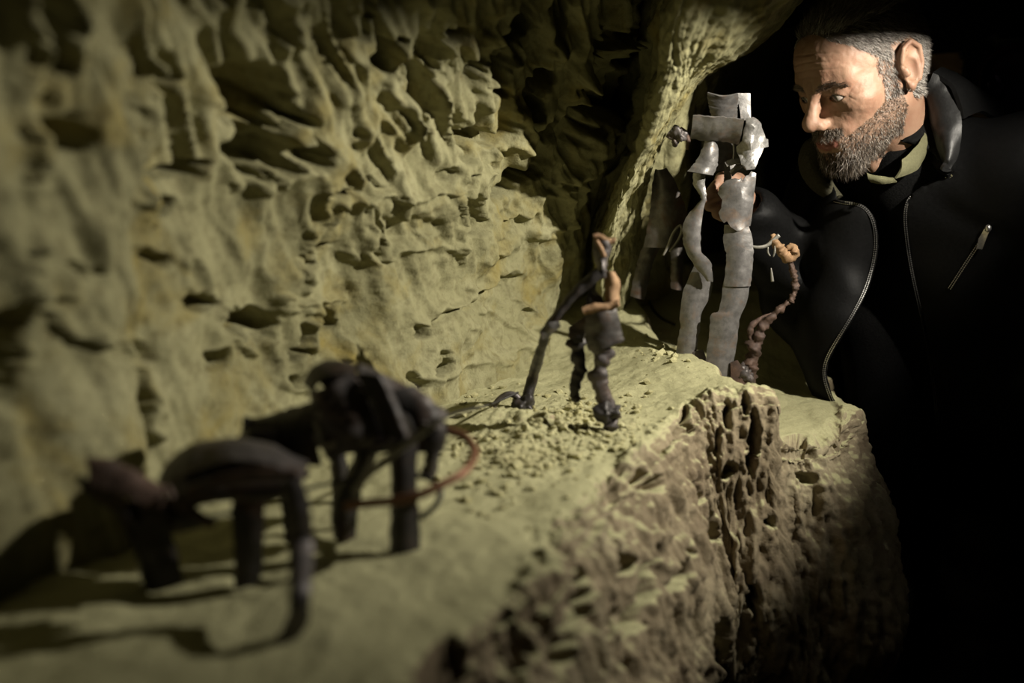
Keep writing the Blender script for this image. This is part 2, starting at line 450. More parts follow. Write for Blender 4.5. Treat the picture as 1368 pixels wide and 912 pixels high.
# ------------------------------------------------------------------ ledge: sandy top, broken edge, chiselled front face
CZ = LZ + 0.03
CA, CB = PL(826, 430, CZ), PL(1046, 540, CZ)
cdir = (CB - CA)[:2]; cdir /= np.linalg.norm(cdir)
cnrm = np.array([-cdir[1], cdir[0]])
if cnrm[1] < 0: cnrm = -cnrm
def ledge_h(x, y):
    sd = (x - CA[0]) * cnrm[0] + (y - CA[1]) * cnrm[1]
    al = (x - CA[0]) * cdir[0] + (y - CA[1]) * cdir[1]
    z = LZ + 0 * x
    z = z + 0.032 * np.exp(-(np.minimum(sd, 0) / 0.11) ** 2) * sstep(-0.08, 0.06, al)
    z = z - 0.075 * sstep(0.0, 0.035, sd + 0.006 * fbm(x * 20, y * 20, x * 0, 2)) * sstep(-0.10, 0.0, al)
    z = z + 0.9 * np.clip(y - 1.70, 0, 0.25) ** 1.4
    # heaped sand against the wall and around the plough
    z = z + 0.007 * fbm(x * 9, y * 9, x * 0, 3) + 0.0012 * fbm(x * 70, y * 70, x * 0 + 2, 3)
    pc = PL(725, 580, LZ)
    g = np.exp(-(((x - pc[0]) / 0.10) ** 2 + ((y - pc[1]) / 0.13) ** 2))
    z = z + g * (0.006 + 0.011 * np.abs(fbm(x * 40, y * 40, x * 0 + 7, 4)))
    return z
Wc = [(-1.4, -1.2), (-0.95, 0.0), PL(-60, 835, LZ)[:2], PL(170, 690, LZ)[:2], PL(480, 555, LZ)[:2], PL(660, 490, LZ)[:2], (0.10, 2.0), (0.18, 2.15), (0.28, 2.3), (0.32, 2.4), (0.34, 2.5)]
Ec = [(-0.30, -1.2), (-0.14, 0.25), PL(575, 885, LZ)[:2], PL(690, 785, LZ)[:2], PL(770, 685, LZ)[:2], PL(838, 615, LZ)[:2], PL(915, 560, LZ)[:2], PL(1032, 552, LZ)[:2], PL(1122, 570, LZ - .04)[:2], (0.535, 1.72), (0.58, 2.4)]
NU, NT, NE, NF = 620, 230, 36, 300
def dens(pts, n):
    return resample_u(np.array([[a, b, 0] for a, b in pts]), n)[:, :2]
Wp, Ep = dens(Wc, NU), dens(Ec, NU)
tang = np.gradient(Ep, axis=0); tang /= np.linalg.norm(tang, axis=1, keepdims=True)
onrm = np.stack([tang[:, 1], -tang[:, 0]], 1)
for _ in range(25):
    onrm[1:-1] = (onrm[:-2] + onrm[1:-1] * 2 + onrm[2:]) / 4
onrm /= np.linalg.norm(onrm, axis=1, keepdims=True)
rows_ = []
tt = np.linspace(0, 1, NT)
top = Wp[None] * (1 - tt[:, None, None]) + Ep[None] * tt[:, None, None]
tz = ledge_h(top[..., 0], top[..., 1])
R = 0.018
earc = np.concatenate([[0], np.cumsum(np.linalg.norm(np.diff(Ep, axis=0), axis=1))])
ztop = tz[-1]
th = np.linspace(0, math.pi / 2, NE + 1)[1:]
rnd = Ep[None] + onrm[None] * (R * np.sin(th))[:, None, None]
rz = ztop[None] - R * (1 - np.cos(th))[:, None]
ft = np.linspace(0, 1, NF + 1)[1:] ** 1.35
zf = (ztop - R)[None] * (1 - ft)[:, None] + (-0.01) * ft[:, None]
drop = (ztop[None] - zf)
outw = R + 0.10 * drop + 0.05 * np.sin(np.clip(drop / 0.55, 0, 1) * math.pi) - 0.22 * np.clip(drop - 0.28, 0, 1)
fac = Ep[None] + onrm[None] * outw[..., None]
GL = np.concatenate([np.dstack([top, tz]), np.dstack([rnd, rz]), np.dstack([fac, zf])], 0)
drop_all = np.concatenate([0 * tz, ztop[None] - rz, drop], 0)
edge_d = np.concatenate([np.linalg.norm(top - Ep[None], axis=2), 0 * rz, 0 * zf], 0)   # distance from edge on the top
nl = smooth_normals(grid_normals(GL), 6)
nl *= np.sign((nl[:NT, :, 2]).mean())
ea = np.broadcast_to(earc[None], drop_all.shape)
fx, fy, fz = to_px(GL)
fm = sstep(-0.022, 0.022, drop_all - edge_d + 0.022 * fbm(GL[..., 0] * 14, GL[..., 1] * 14, GL[..., 2] * 14, 3))
x_, y_, z_ = GL[..., 0], GL[..., 1], GL[..., 2]
lean = ea + 0.10 * drop_all
flute = fbm(lean * 62, drop_all * 5, ea * 0 + 1, 4)
chunk = 0.9 - 2.2 * np.abs(fbm(x_ * 22, y_ * 22, z_ * 8, 4, 0.55))
HL = fm * (-0.020 * np.clip(flute - 0.05, 0, 1) + 0.007 * flute + 0.006 * chunk + 0.0035 * fbm(x_ * 110, y_ * 110, z_ * 60, 4, 0.6))
HL += fm * 0.02 * fbm(ea * 9, drop_all * 7, ea * 0 + 4, 2)
fwx = fx + 5 * vnoise(fx / 12, fy / 12, fx * 0) ; fwy = fy + 5 * vnoise(fx / 12, fy / 12, fx * 0 + 8)
for (x, y, rx, ry, d, ang) in [
        (600, 888, 34, 34, .05, 0), (680, 825, 14, 18, .03, 10), (762, 830, 10, 60, .03, 4), (782, 805, 8, 50, .03, 2), (726, 845, 7, 34, .02, 4), (862, 790, 12, 55, .04, 10),
        (812, 668, 8, 15, .022, 0), (822, 708, 9, 12, .02, 0), (916, 560, 7, 20, .02, -12), (908, 735, 6, 14, .018, 0), (950, 620, 5, 26, .02, -4),
        (972, 560, 6, 16, .018, 0), (1008, 590, 8, 42, .026, 0), (996, 545, 5, 14, .016, 0), (960, 585, 5, 16, .016, 0), (938, 655, 5, 18, .016, -20), (975, 630, 10, 10, .016, 0),
        (958, 705, 8, 22, .022, -8), (900, 770, 10, 18, .02, 20), (835, 755, 8, 12, .018, 0), (1010, 810, 8, 26, .02, -8), (1060, 580, 18, 8, .016, 0), (1085, 640, 14, 8, .014, 30),
        (870, 650, 16, 12, .014, 0), (850, 640, 8, 12, .012, 0), (1040, 700, 10, 8, .014, 0), (960, 860, 12, 30, .02, 0), (830, 850, 10, 40, .024, 0), (700, 880, 8, 40, .024, 0)]:
    a = math.radians(ang); c, s_ = math.cos(a), math.sin(a)
    dx, dy = fwx - x, fwy - y
    q = np.sqrt(((dx * c + dy * s_) / rx) ** 2 + ((-dx * s_ + dy * c) / ry) ** 2)
    HL -= np.where((fz > 0.2) & (fm > 0.05), 1.8 * d * (1 - sstep(0.6, 1.15, q)), 0)
GL = GL + nl * HL[..., None]
ledge = link('wall_ledge', mesh_np('wall_ledge', GL.reshape(-1, 3), grid_faces(GL.shape[0], NU)), M_LEDGE, kind='structure')
_lt = GL[:NT].reshape(-1, 3)
LEDGE_BVH = BVHTree.FromPolygons([tuple(v) for v in GL[:NT + 4].reshape(-1, 3)], [tuple(f) for f in grid_faces(NT + 4, NU)[::1].tolist()])
def ground(x, y):
    h = LEDGE_BVH.ray_cast(Vector((x, y, 2.0)), Vector((0, 0, -1)))
    return h[0].z if h[0] is not None else LZ
def on_ledge(px_, py_):
    """where the sight line through a pixel meets the ledge top"""
    d = ray(px_, py_)
    h = LEDGE_BVH.ray_cast(Vector(CAM), Vector(d).normalized())
    return np.array(h[0]) if h[0] is not None else PL(px_, py_, LZ)

# ------------------------------------------------------------------ scrap metal helpers
def sheet(name, L, R, mat, parent, thick=0.0022, nu=40, nv=9, bulge=0.0, rag=0.0012, dent=0.0015, dent_s=60, label=None, seed=0):
    """bent metal strip between two edge lines given as 3-D points"""
    a, b = resample(L, nu), resample(R, nu)
    t = np.linspace(0, 1, nv)[None, :, None]
    G = a[:, None] * (1 - t) + b[:, None] * t
    n = smooth_normals(grid_normals(G), 2)
    s = np.sign((n * (CAM - G)).sum(2).mean()) or 1
    n = n * s
    tt_ = t[..., 0]
    G = G + n * (bulge * np.sin(np.pi * tt_))[..., None]
    G = G + n * (dent * fbm(G[..., 0] * dent_s + seed, G[..., 1] * dent_s, G[..., 2] * dent_s, 3))[..., None]
    # ragged rims
    w = (b - a); wl = np.linalg.norm(w, axis=1, keepdims=True) + 1e-9; w = w / wl
    q = np.arange(nu)
    fall = np.exp(-np.arange(nv) / 1.2)
    G -= w[:, None] * (rag * fbm(q * 0.45 + seed, q * 0.0, q * 0.0 + 1, 3))[:, None, None] * np.where(np.arange(nv) > 0, fall, 0)[None, :, None]
    G[:, 0] -= w * (rag * fbm(q * 0.45 + seed, q * 0.0, q * 0.0 + 1, 3))[:, None]
    G[:, -1] += w * (rag * fbm(q * 0.45 + seed, q * 0.0, q * 0.0 + 6, 3))[:, None]
    n = grid_normals(G) * s
    F0, B0 = G + n * thick / 2, G - n * thick / 2
    V = np.concatenate([F0.reshape(-1, 3), B0.reshape(-1, 3)])
    f = grid_faces(nu, nv); m = nu * nv
    fs = [f, f[:, ::-1] + m]
    idx = np.arange(m).reshape(nu, nv)
    loop = np.concatenate([idx[0], idx[1:, -1], idx[-1, -2::-1], idx[-2:0:-1, 0]])
    l2 = np.roll(loop, -1)
    fs.append(np.stack([loop, loop + m, l2 + m, l2], 1))
    F = np.concatenate(fs)
    if s < 0: F = F[:, ::-1]
    ob = part(name, V, F, mat, parent, label=label)
    ob.data.set_sharp_from_angle(angle=math.radians(50))
    return ob

def plate(name, pts, mat, parent, thick=0.0022, bend=0.0, dent=0.0015, label=None, seed=0, cuts=3):
    """flat cut-out of metal: outline of 3-D points, filled, dented and given thickness"""
    bm = bmesh.new()
    pts = [np.array(p, float) for p in pts]
    vs = [bm.verts.new(p) for p in pts]
    bm.faces.new(vs)
    bmesh.ops.triangulate(bm, faces=bm.faces[:])
    for _ in range(cuts):
        long_e = [e for e in bm.edges if e.calc_length() > 0.012]
        if not long_e: break
        bmesh.ops.subdivide_edges(bm, edges=long_e, cuts=1)
        bmesh.ops.triangulate(bm, faces=bm.faces[:])
        bmesh.ops.beautify_fill(bm, faces=bm.faces[:], edges=[e for e in bm.edges if not e.is_boundary])
    bm.normal_update()
    c = np.mean(pts, axis=0)
    nn = Vector((0, 0, 0))
    for f in bm.faces: nn += f.normal * f.calc_area()
    nn.normalize()
    if nn.dot(Vector(CAM - c)) < 0:
        bmesh.ops.reverse_faces(bm, faces=bm.faces[:]); nn = -nn
    P0 = np.array([v.co[:] for v in bm.verts])
    d = dent * fbm(P0[:, 0] * 55 + seed, P0[:, 1] * 55, P0[:, 2] * 55, 3)
    r = P0 - c
    wid = np.abs(r[:, 0]).max() + 1e-6
    d = d + bend * (1 - (r[:, 0] / wid) ** 2)
    rg = 0.0012
    for v, dd in zip(bm.verts, d): v.co += nn * float(dd)
    for v in bm.verts:
        if v.is_boundary:
            v.co += Vector((rg * (random.random() - .5), 0, rg * (random.random() - .5)))
    bm.verts.index_update()
    Vt = np.array([v.co[:] for v in bm.verts]); Ft = [[v.index for v in f.verts] for f in bm.faces]
    rim = [(l.vert.index, l.link_loop_next.vert.index) for e in bm.edges if e.is_boundary for l in e.link_loops]
    bm.free()
    m = len(Vt); nv_ = np.array(nn[:]) * thick / 2
    V2 = np.concatenate([Vt + nv_, Vt - nv_]) - root_of(parent)
    F2 = Ft + [[i + m for i in f[::-1]] for f in Ft] + [[a_, a_ + m, b_ + m, b_] for a_, b_ in rim]
    me = bpy.data.meshes.new(name)
    me.from_pydata(V2.tolist(), [], F2); me.update()
    me.polygons.foreach_set('use_smooth', np.ones(len(me.polygons), dtype=bool))
    me.set_sharp_from_angle(angle=math.radians(45))
    return link(name, me, mat, parent, label=label)

def tube(name, pts, rad, mat, parent, n=10, nu=48, flat=1.0, lump=0.0, lump_s=80, label=None):
    """tapering bar along a 3-D line; flat < 1 squashes it towards the viewer"""
    c = resample(pts, nu)
    rad = np.atleast_1d(np.array(rad, float))
    r = np.interp(np.linspace(0, 1, nu), np.linspace(0, 1, len(rad)), rad) if len(rad) > 1 else np.full(nu, rad[0])
    t = np.gradient(c, axis=0); t /= np.linalg.norm(t, axis=1, keepdims=True) + 1e-12
    up = np.tile(np.array([0.05, -1.0, 0.12]), (nu, 1))
    side = np.cross(t, up)
    bad = np.linalg.norm(side, axis=1) < 0.15
    side[bad] = np.cross(t[bad], np.array([0, 0, 1.0]))
    side /= np.linalg.norm(side, axis=1, keepdims=True)
    nrm = np.cross(side, t)
    a = np.linspace(0, 2 * math.pi, n, endpoint=False)
    V = c[:, None] + r[:, None, None] * (np.cos(a)[None, :, None] * side[:, None] + flat * np.sin(a)[None, :, None] * nrm[:, None])
    if lump:
        q = fbm(V[..., 0] * lump_s, V[..., 1] * lump_s, V[..., 2] * lump_s, 3)
        V = c[:, None] + (V - c[:, None]) * (1 + lump * q)[..., None]
    F = grid_faces(nu, n, wrap=True)
    Vf = np.concatenate([V.reshape(-1, 3), c[:1], c[-1:]])
    k = nu * n
    a0 = np.arange(n); a1 = (a0 + 1) % n
    cap0 = np.stack([a1, a0, np.full(n, k), np.full(n, k)], 1)
    me_f = [list(x) for x in F.tolist()] + [[int(y), int(x), k] for x, y in zip(a0, a1)] + [[int((nu - 1) * n + x), int((nu - 1) * n + y), k + 1] for x, y in zip(a0, a1)]
    me = bpy.data.meshes.new(name)
    me.from_pydata((Vf - root_of(parent)).tolist(), [], me_f)
    me.polygons.foreach_set('use_smooth', np.ones(len(me.polygons), dtype=bool))
    me.update()
    bm = bmesh.new(); bm.from_mesh(me); bmesh.ops.recalc_face_normals(bm, faces=bm.faces[:]); bm.to_mesh(me); bm.free()
    return link(name, me, mat, parent, label=label)

def lump(name, c, r, mat, parent, amp=0.35, fs=60, label=None, n=20):
    """irregular blob of metal or sand"""
    th = np.linspace(0, math.pi, n); ph = np.linspace(0, 2 * math.pi, 2 * n, endpoint=False)
    D = np.stack([np.sin(th)[:, None] * np.cos(ph), np.sin(th)[:, None] * np.sin(ph), np.cos(th)[:, None] * np.ones_like(ph)], -1)
    V = np.array(c) + D * np.array(r)
    q = fbm(V[..., 0] * fs, V[..., 1] * fs, V[..., 2] * fs, 3)
    V = np.array(c) + D * np.array(r) * (1 + amp * q)[..., None]
    V[0] = V[0].mean(0); V[-1] = V[-1].mean(0)
    return part(name, V.reshape(-1, 3), grid_faces(n, 2 * n, wrap=True), mat, parent, label=label)

def PX(Y, *pts):
    """pixel list to 3-D; a point may carry its own offset in depth"""
    return [P(p[0], p[1], Y + (p[2] if len(p) > 2 else 0)) for p in pts]

# ------------------------------------------------------------------ tall tin figure
b0 = PL(965, 497, 1.105)
YB = 1.56
fig = thing('metal_figure', 'tall figure cut from bent grey tin sheets, with flat-topped hat, standing in the rock recess', 'sculpture', (b0[0], YB, ground(b0[0], YB)))
hat = sheet('hat_crown', PX(YB, (945, 123, -.03), (947, 138, -.012), (951, 158, .004)), PX(YB, (986, 125, -.03), (985, 140, -.012), (984, 160, .004)), M_TIN, fig, bulge=.006)
plate('crown_strip', PX(YB - .004, (984, 124), (1002, 124), (1000, 130), (997, 138), (998, 148), (1003, 158), (1000, 161), (990, 160), (991, 150), (993, 141), (988, 136), (978, 148), (968, 159), (962, 157), (974, 143), (983, 132)), M_TIN, fig)
sheet('hat_brim', PX(YB - .055, (926, 154), (958, 156), (994, 159)), PX(YB - .012, (922, 185), (955, 188), (987, 191)), M_TIN, fig, bulge=.004, nu=30)
plate('crumpled_face', PX(YB - .02, (994, 159), (1003, 157), (1008, 160), (1014, 165), (1018, 175), (1023, 185), (1027, 186), (1027, 196), (1019, 197), (1014, 206), (1009, 216), (1004, 226), (994, 227), (988, 219), (987, 212), (991, 203), (984, 203), (984, 196), (990, 188)),
      M_TIN_BRIGHT, fig, bend=.014, dent=.006, label='crumpled bright tin side of the head')
plate('face_flap', PX(YB - .03, (992, 203), (1000, 200), (1010, 205), (1003, 222), (996, 226), (990, 217)), M_TIN_BRIGHT, fig, dent=.005, bend=.006, seed=5)
sheet('face_panel', PX(YB + .012, (942, 186), (940, 210), (934, 230)), PX(YB + .02, (981, 189), (981, 206), (982, 226)), M_TIN, fig)
sheet('bib', PX(YB - .006, (943, 187), (936, 205), (928, 218), (919, 229)), PX(YB - .006, (957, 189), (959, 205), (958, 221), (952, 234)), M_TIN, fig, bulge=.007, nu=30, label='bell-shaped tin bib under the hat')
tube('neck_rod', PX(YB - .012, (980, 188), (981, 200), (980, 213)), [.0022, .0018], M_TIN_BRIGHT, fig, nu=12)
sheet('collar_strip', PX(YB - .012, (968, 216), (978, 212), (988, 212)), PX(YB - .018, (971, 222), (980, 219), (990, 219)), M_TIN_BRIGHT, fig, nu=16)
sheet('neck_bar', PX(YB - .004, (968, 217), (968, 230), (967, 243)), PX(YB - .004, (975, 219), (976, 230), (979, 242)), M_TIN, fig, nu=18)
sheet('throat_strip', PX(YB - .012, (975, 229), (982, 222), (990, 217)), PX(YB - .012, (978, 236), (985, 228), (993, 222)), M_TIN_BRIGHT, fig, nu=16, bulge=.002)
plate('chest_plate', PX(YB, (968, 241), (980, 238), (990, 240), (998, 235), (1003, 228), (1010, 231, -.006), (1009, 246, -.004), (1007, 259), (1004, 272), (998, 277), (998, 289), (1002, 301), (992, 304), (982, 308), (974, 302), (970, 294), (966, 297), (961, 291), (960, 284), (965, 273), (964, 266), (959, 259), (960, 250)),
      M_TIN, fig, bend=.012, dent=.002, cuts=4, label='torn grey tin chest plate')
sheet('arm', PX(YB + .012, (926, 231), (927, 246), (935, 259), (939, 268)), PX(YB + .006, (943, 231), (941, 243), (943, 256), (944, 268)), M_TIN_BRIGHT, fig, bulge=.004, nu=26)
sheet('forearm', PX(YB + .012, (939, 266), (926, 280), (914, 297), (913, 318), (917, 334), (929, 356), (944, 372)), PX(YB + .004, (943, 268), (939, 282), (937, 300), (936, 320), (937, 337), (949, 350), (952, 376)), M_TIN, fig, bulge=.004, nu=44, dent=.0008)
sheet('leg', PX(YB + .03, (929, 352), (915, 384), (909, 418), (909, 440), (904, 471), (903, 530)), PX(YB + .022, (953, 372), (948, 396), (937, 418), (935, 440), (931, 463), (926, 530)), M_TIN, fig, bulge=.006, nu=40, dent=.0008)
sheet('leg', PX(YB, (968, 300), (967, 324), (971, 345), (967, 382)), PX(YB - .006, (999, 300), (1005, 320), (1006, 342), (1002, 382)), M_TIN, fig, bulge=.007, nu=40, rag=.0009, dent=.0004)
sheet('shin', PX(YB + .002, (967, 374), (961, 414), (950, 421), (948, 447), (943, 481), (940, 540)), PX(YB - .002, (1002, 374), (997, 403), (988, 426), (984, 458), (977, 498), (974, 541)), M_TIN, fig, bulge=.007, nu=50, rag=.0009, dent=.0004)
plate('foot', PX(YB - .008, (976, 484), (984, 480), (992, 492), (1002, 497), (1004, 541), (990, 543), (976, 542)), M_RUST_DARK, fig, bend=.006)
plate('foot', PX(YB + .02, (926, 470), (938, 466), (943, 476), (942, 528), (924, 530)), M_IRON_GREY, fig)
tube('arm_strap', PX(YB - .004, (1004, 329, .002), (1014, 330), (1024, 328), (1033, 321), (1041, 314)), [.002, .0028, .003, .0034], M_WIRE, fig, nu=30, flat=.5, label='thin pale metal strap')
ra = tube('rusty_arm', PX(YB, (1031, 313), (1035, 322), (1041, 333), (1049, 341), (1057, 343), (1062, 336), (1058, 330), (1051, 332)), [.003, .006, .0065, .007, .008, .0075, .006, .003], M_RUST, fig, lump=.6, lump_s=130, nu=60, label='orange rusted twisted arm')
tube('hanging_scrap', PX(YB - .004, (1026, 330), (1026, 337), (1029, 342)), [.0012, .0015, .001], M_WIRE, ra, nu=12)
tube('hanging_scrap', PX(YB - .004, (1035, 328), (1035, 336), (1033, 343)), [.0012, .002, .001], M_WIRE, ra, nu=12)
tube('hanging_scrap', PX(YB - .004, (1030, 358), (1031, 367), (1032, 376)), [.001, .0022, .0026], M_WIRE, ra, nu=12)
tube('rusty_rod', PX(YB + .006, (1054, 344), (1057, 356), (1061, 368), (1062, 382), (1060, 394), (1056, 403)), [.0025, .0035, .004, .0045, .004, .004], M_RUST_DARK, fig, lump=.7, lump_s=160, nu=60)
rl = tube('rusty_leg', PX(YB + .006, (1058, 400), (1046, 409), (1033, 420), (1022, 434), (1014, 446), (1010, 462), (1003, 485), (1000, 538)), [.0035, .006, .006, .008, .010, .010, .010, .008], M_RUST_DARK, fig, lump=.7, lump_s=120, nu=80, label='brown rusted leg of twisted scrap')
tube('splinter', PX(YB, (1030, 418), (1018, 424), (1003, 436), (1001, 446)), [.0012, .002, .004, .003], M_RUST_DARK, rl, lump=.5, nu=30)
tube('splinter', PX(YB + .01, (1002, 438), (1005, 455), (1008, 470)), [.004, .006, .005], M_RUST_DARK, rl, lump=.6, nu=30)
lump('base_lump', P(996, 500, YB - .004), (.012, .012, .012), M_IRON_GREY, fig, amp=.6, fs=120)

# ------------------------------------------------------------------ scrap figure mostly hidden behind the rib
YH = 1.66
g0 = P(893, 300, YH)
hid = thing('wire_figure', 'small scrap iron figure mostly hidden behind the leaning rock rib', 'sculpture', (P(885, 400, YH + .1)[0], YH + .06, ground(P(885, 400, YH + .1)[0], YH + .06)))
lump('head', P(904, 181, YH - .05), (.012, .011, .012), M_IRON_GREY, hid, amp=.8, fs=110)
tube('neck_wire', PX(YH - .05, (908, 172), (915, 178), (920, 190), (918, 200)), [.003, .004, .003, .002], M_RUST_DARK, hid, nu=20, lump=.4)
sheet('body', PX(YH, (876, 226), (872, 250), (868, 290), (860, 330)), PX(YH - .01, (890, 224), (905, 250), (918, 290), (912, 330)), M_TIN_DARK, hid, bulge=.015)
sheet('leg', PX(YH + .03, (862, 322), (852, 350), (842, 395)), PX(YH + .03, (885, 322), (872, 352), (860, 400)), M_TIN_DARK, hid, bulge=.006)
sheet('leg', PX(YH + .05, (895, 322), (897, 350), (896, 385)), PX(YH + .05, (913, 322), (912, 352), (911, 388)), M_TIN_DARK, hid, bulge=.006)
tube('arm_wire', PX(YH - .03, (886, 341), (893, 328), (899, 312), (908, 301), (911, 308), (905, 322), (894, 336)), [.0016, .003, .0026, .002, .0026, .002, .0016], M_WIRE, hid, nu=50)
cab = [on_ledge(902, 436), on_ledge(884, 427), on_ledge(872, 414), on_ledge(868, 402), on_ledge(872, 388), on_ledge(884, 374), on_ledge(896, 362)]
cbl = thing('cable', 'thin dark cable looped on the sand behind the tall tin figure', 'cable', tuple(cab[0]))
tube('cable_run', [c + np.array([0, 0, .0028]) for c in cab], .0026, M_BLACKWIRE, cbl, nu=60)

# ------------------------------------------------------------------ ploughman
q0 = on_ledge(810, 576)
YP = float(q0[1])
pm = thing('ploughman_figure', 'small rusty scrap metal man in an orange belt pushing the plough', 'sculpture', tuple(q0))
sheet('headband', PX(YP - .006, (792, 313), (802, 312), (812, 318), (823, 318)), PX(YP - .004, (794, 320), (803, 320), (811, 326), (821, 325)), M_RUST, pm, bulge=.002, nu=20)
sheet('head', PX(YP, (794, 318), (793, 332), (795, 345), (800, 360)), PX(YP, (817, 322), (815, 334), (812, 345), (809, 360)), M_IRON_GREY, pm, bulge=.010, nu=24, dent=.004)
tube('cheek_strip', PX(YP - .012, (797, 321), (803, 332), (808, 343)), [.0022, .003, .0025], M_RUST, pm, nu=18)
tube('neck', PX(YP, (804, 354), (805, 362), (807, 370)), [.006, .0065, .008], M_IRON, pm, nu=14, lump=.4)
sheet('arm', PX(YP - .003, (797, 358), (780, 372), (764, 388), (748, 408), (738, 422), (722, 444)), PX(YP - .008, (805, 370), (788, 384), (773, 396), (758, 413), (745, 430), (726, 452)), M_IRON, pm, bulge=.004, nu=36)
sheet('hand', PX(YP - .02, (722, 441), (732, 432), (747, 429)), PX(YP - .02, (725, 454), (738, 444), (749, 436)), M_TIN, pm, bulge=.002, nu=16, label='pale tin hand')
sheet('side_strip', PX(YP - .004, (806, 362), (808, 378), (808, 394), (807, 410)), PX(YP + .002, (820, 364), (827, 378), (827, 394), (826, 408)), M_RUST, pm, bulge=.006, nu=26, label='orange rusted side of the jacket')
sheet('front_strip', PX(YP, (793, 364), (788, 382), (784, 396), (781, 410)), PX(YP - .002, (798, 372), (796, 388), (806, 398), (807, 410)), M_IRON, pm, nu=24)
sheet('belt', PX(YP - .012, (777, 411), (792, 406), (812, 405), (826, 401)), PX(YP - .012, (780, 420), (794, 417), (812, 415), (826, 410)), M_RUST, pm, bulge=.003, nu=24, label='orange rusted belt')
sheet('skirt', PX(YP - .006, (783, 418), (782, 436), (783, 456), (788, 468)), PX(YP - .006, (823, 412), (828, 434), (833, 454), (826, 458)), M_TIN_DARK, pm, bulge=.008, nu=26)
sheet('coat_tail', PX(YP + .01, (760, 437), (760, 446), (764, 458)), PX(YP + .004, (784, 420), (782, 440), (779, 458)), M_IRON, pm, nu=18)
tube('leg', PX(YP + .012, (769, 452), (771, 466), (776, 482), (777, 494), (770, 506), (769, 518), (767, 532)), [.011, .009, .0075, .0075, .0065, .006, .0045], M_IRON, pm, lump=.45, lump_s=110, flat=.5)
tube('leg', PX(YP, (801, 456), (805, 474), (801, 492), (798, 506), (804, 522), (808, 538), (811, 552)), [.013, .011, .009, .009, .0085, .0085, .007], M_IRON_GREY, pm, lump=.5, lump_s=110, flat=.5)
lump('foot', P(812, 551, YP - .004), (.014, .011, .009), M_IRON, pm, amp=.7, fs=100)
lump('foot', P(768, 533, YP + .012), (.006, .006, .005), M_IRON, pm, amp=.5, fs=100)
tube('ankle_scrap', PX(YP, (812, 556), (817, 566), (812, 580)), [.005, .009, .004], M_IRON_GREY, pm, lump=.7, lump_s=140, nu=24)

# ------------------------------------------------------------------ plough
u0 = on_ledge(700, 545)
YQ = float(u0[1])
pl = thing('plough', 'dark iron plough with a slanting handle stuck in the sand', 'plough', tuple(u0))
tube('handle', [P(731, 442, YP - .012), P(722, 470, YP * .7 + YQ * .3), P(713, 500, YQ), P(702, 540, YQ)], [.006, .0065, .007, .008], M_IRON, pl, lump=.2)
lump('share', P(699, 540, YQ), (.013, .02, .013), M_IRON, pl, amp=.6, fs=70)
tube('beam', PX(YQ, (697, 538), (688, 528), (676, 527), (664, 536), (655, 552), (650, 572)) , [.005, .0045, .004, .004, .0035, .003], M_IRON_GREY, pl, nu=40, label='arched beam of the plough')

# ------------------------------------------------------------------ scrap metal oxen
o0 = on_ledge(541, 733)
YR = float(o0[1])
OXG = None
ox = thing('metal_ox', 'dark sheet iron draught animal with humped folded back, hitched next to the plough', 'sculpture', tuple(on_ledge(500, 725)))
sheet('shoulder_sheet', PX(YR + .03, (414, 520), (417, 548), (421, 574), (424, 592), (436, 602)), PX(YR + .01, (470, 498), (486, 520), (496, 548), (505, 576), (500, 596)), M_IRON_GREY, ox, bulge=.022, nu=34, nv=14, dent=.004)
sheet('hump', PX(YR + .07, (416, 512), (424, 492), (446, 488), (470, 494)), PX(YR + .01, (416, 524), (430, 506), (452, 502), (474, 508)), M_IRON, ox, bulge=.008, nu=24)
sheet('flank_sheet', PX(YR + .02, (474, 497), (488, 520), (502, 552), (518, 590)), PX(YR + .03, (512, 514), (530, 540), (545, 566), (552, 596)), M_IRON, ox, bulge=.02, nu=30, nv=12)
sheet('back_sheet', PX(YR + .075, (470, 494), (505, 508), (550, 530), (592, 556)), PX(YR + .02, (476, 512), (512, 532), (552, 558), (585, 575)), M_IRON_GREY, ox, bulge=.012, nu=34, nv=12)
sheet('haunch_sheet', PX(YR + .02, (518, 524), (542, 548), (556, 580), (556, 604)), PX(YR + .05, (560, 538), (582, 552), (594, 572), (588, 590)), M_IRON, ox, bulge=.014, nu=30)
sheet('neck_sheet', PX(YR + .05, (332, 562), (352, 558), (382, 548), (420, 538)), PX(YR + .02, (318, 596), (342, 606), (376, 616), (430, 622)), M_IRON, ox, bulge=.018, nu=34, nv=12)
sheet('head', PX(YR + .02, (330, 572), (316, 592), (318, 606)), PX(YR + .0, (372, 574), (366, 606), (350, 618)), M_IRON, ox, bulge=.012, nu=20)
sheet('collar_rim', PX(YR + .0, (420, 578), (423, 590), (434, 598), (449, 596)), PX(YR - .004, (426, 576), (430, 586), (438, 591), (449, 588)), M_TIN, ox, nu=20, label='pale rim of bent tin at the shoulder')
sheet('leg', PX(YR, (520, 586), (524, 625), (524, 670), (522, 734)), PX(YR - .004, (556, 580), (556, 625), (558, 670), (560, 735)), M_IRON, ox, bulge=.014, nu=36)
sheet('leg', PX(YR + .03, (478, 596), (466, 630), (446, 662), (446, 716)), PX(YR + .03, (506, 600), (488, 640), (478, 676), (474, 716)), M_IRON, ox, bulge=.012, nu=36)
sheet('leg', PX(YR + .07, (578, 562), (574, 590), (564, 632)), PX(YR + .07, (594, 566), (588, 600), (582, 636)), M_IRON_GREY, ox, bulge=.006, nu=24)
sheet('leg', PX(YR + .12, (440, 605), (444, 630), (446, 668)), PX(YR + .12, (460, 605), (464, 632), (466, 668)), M_IRON, ox, bulge=.006, nu=24)
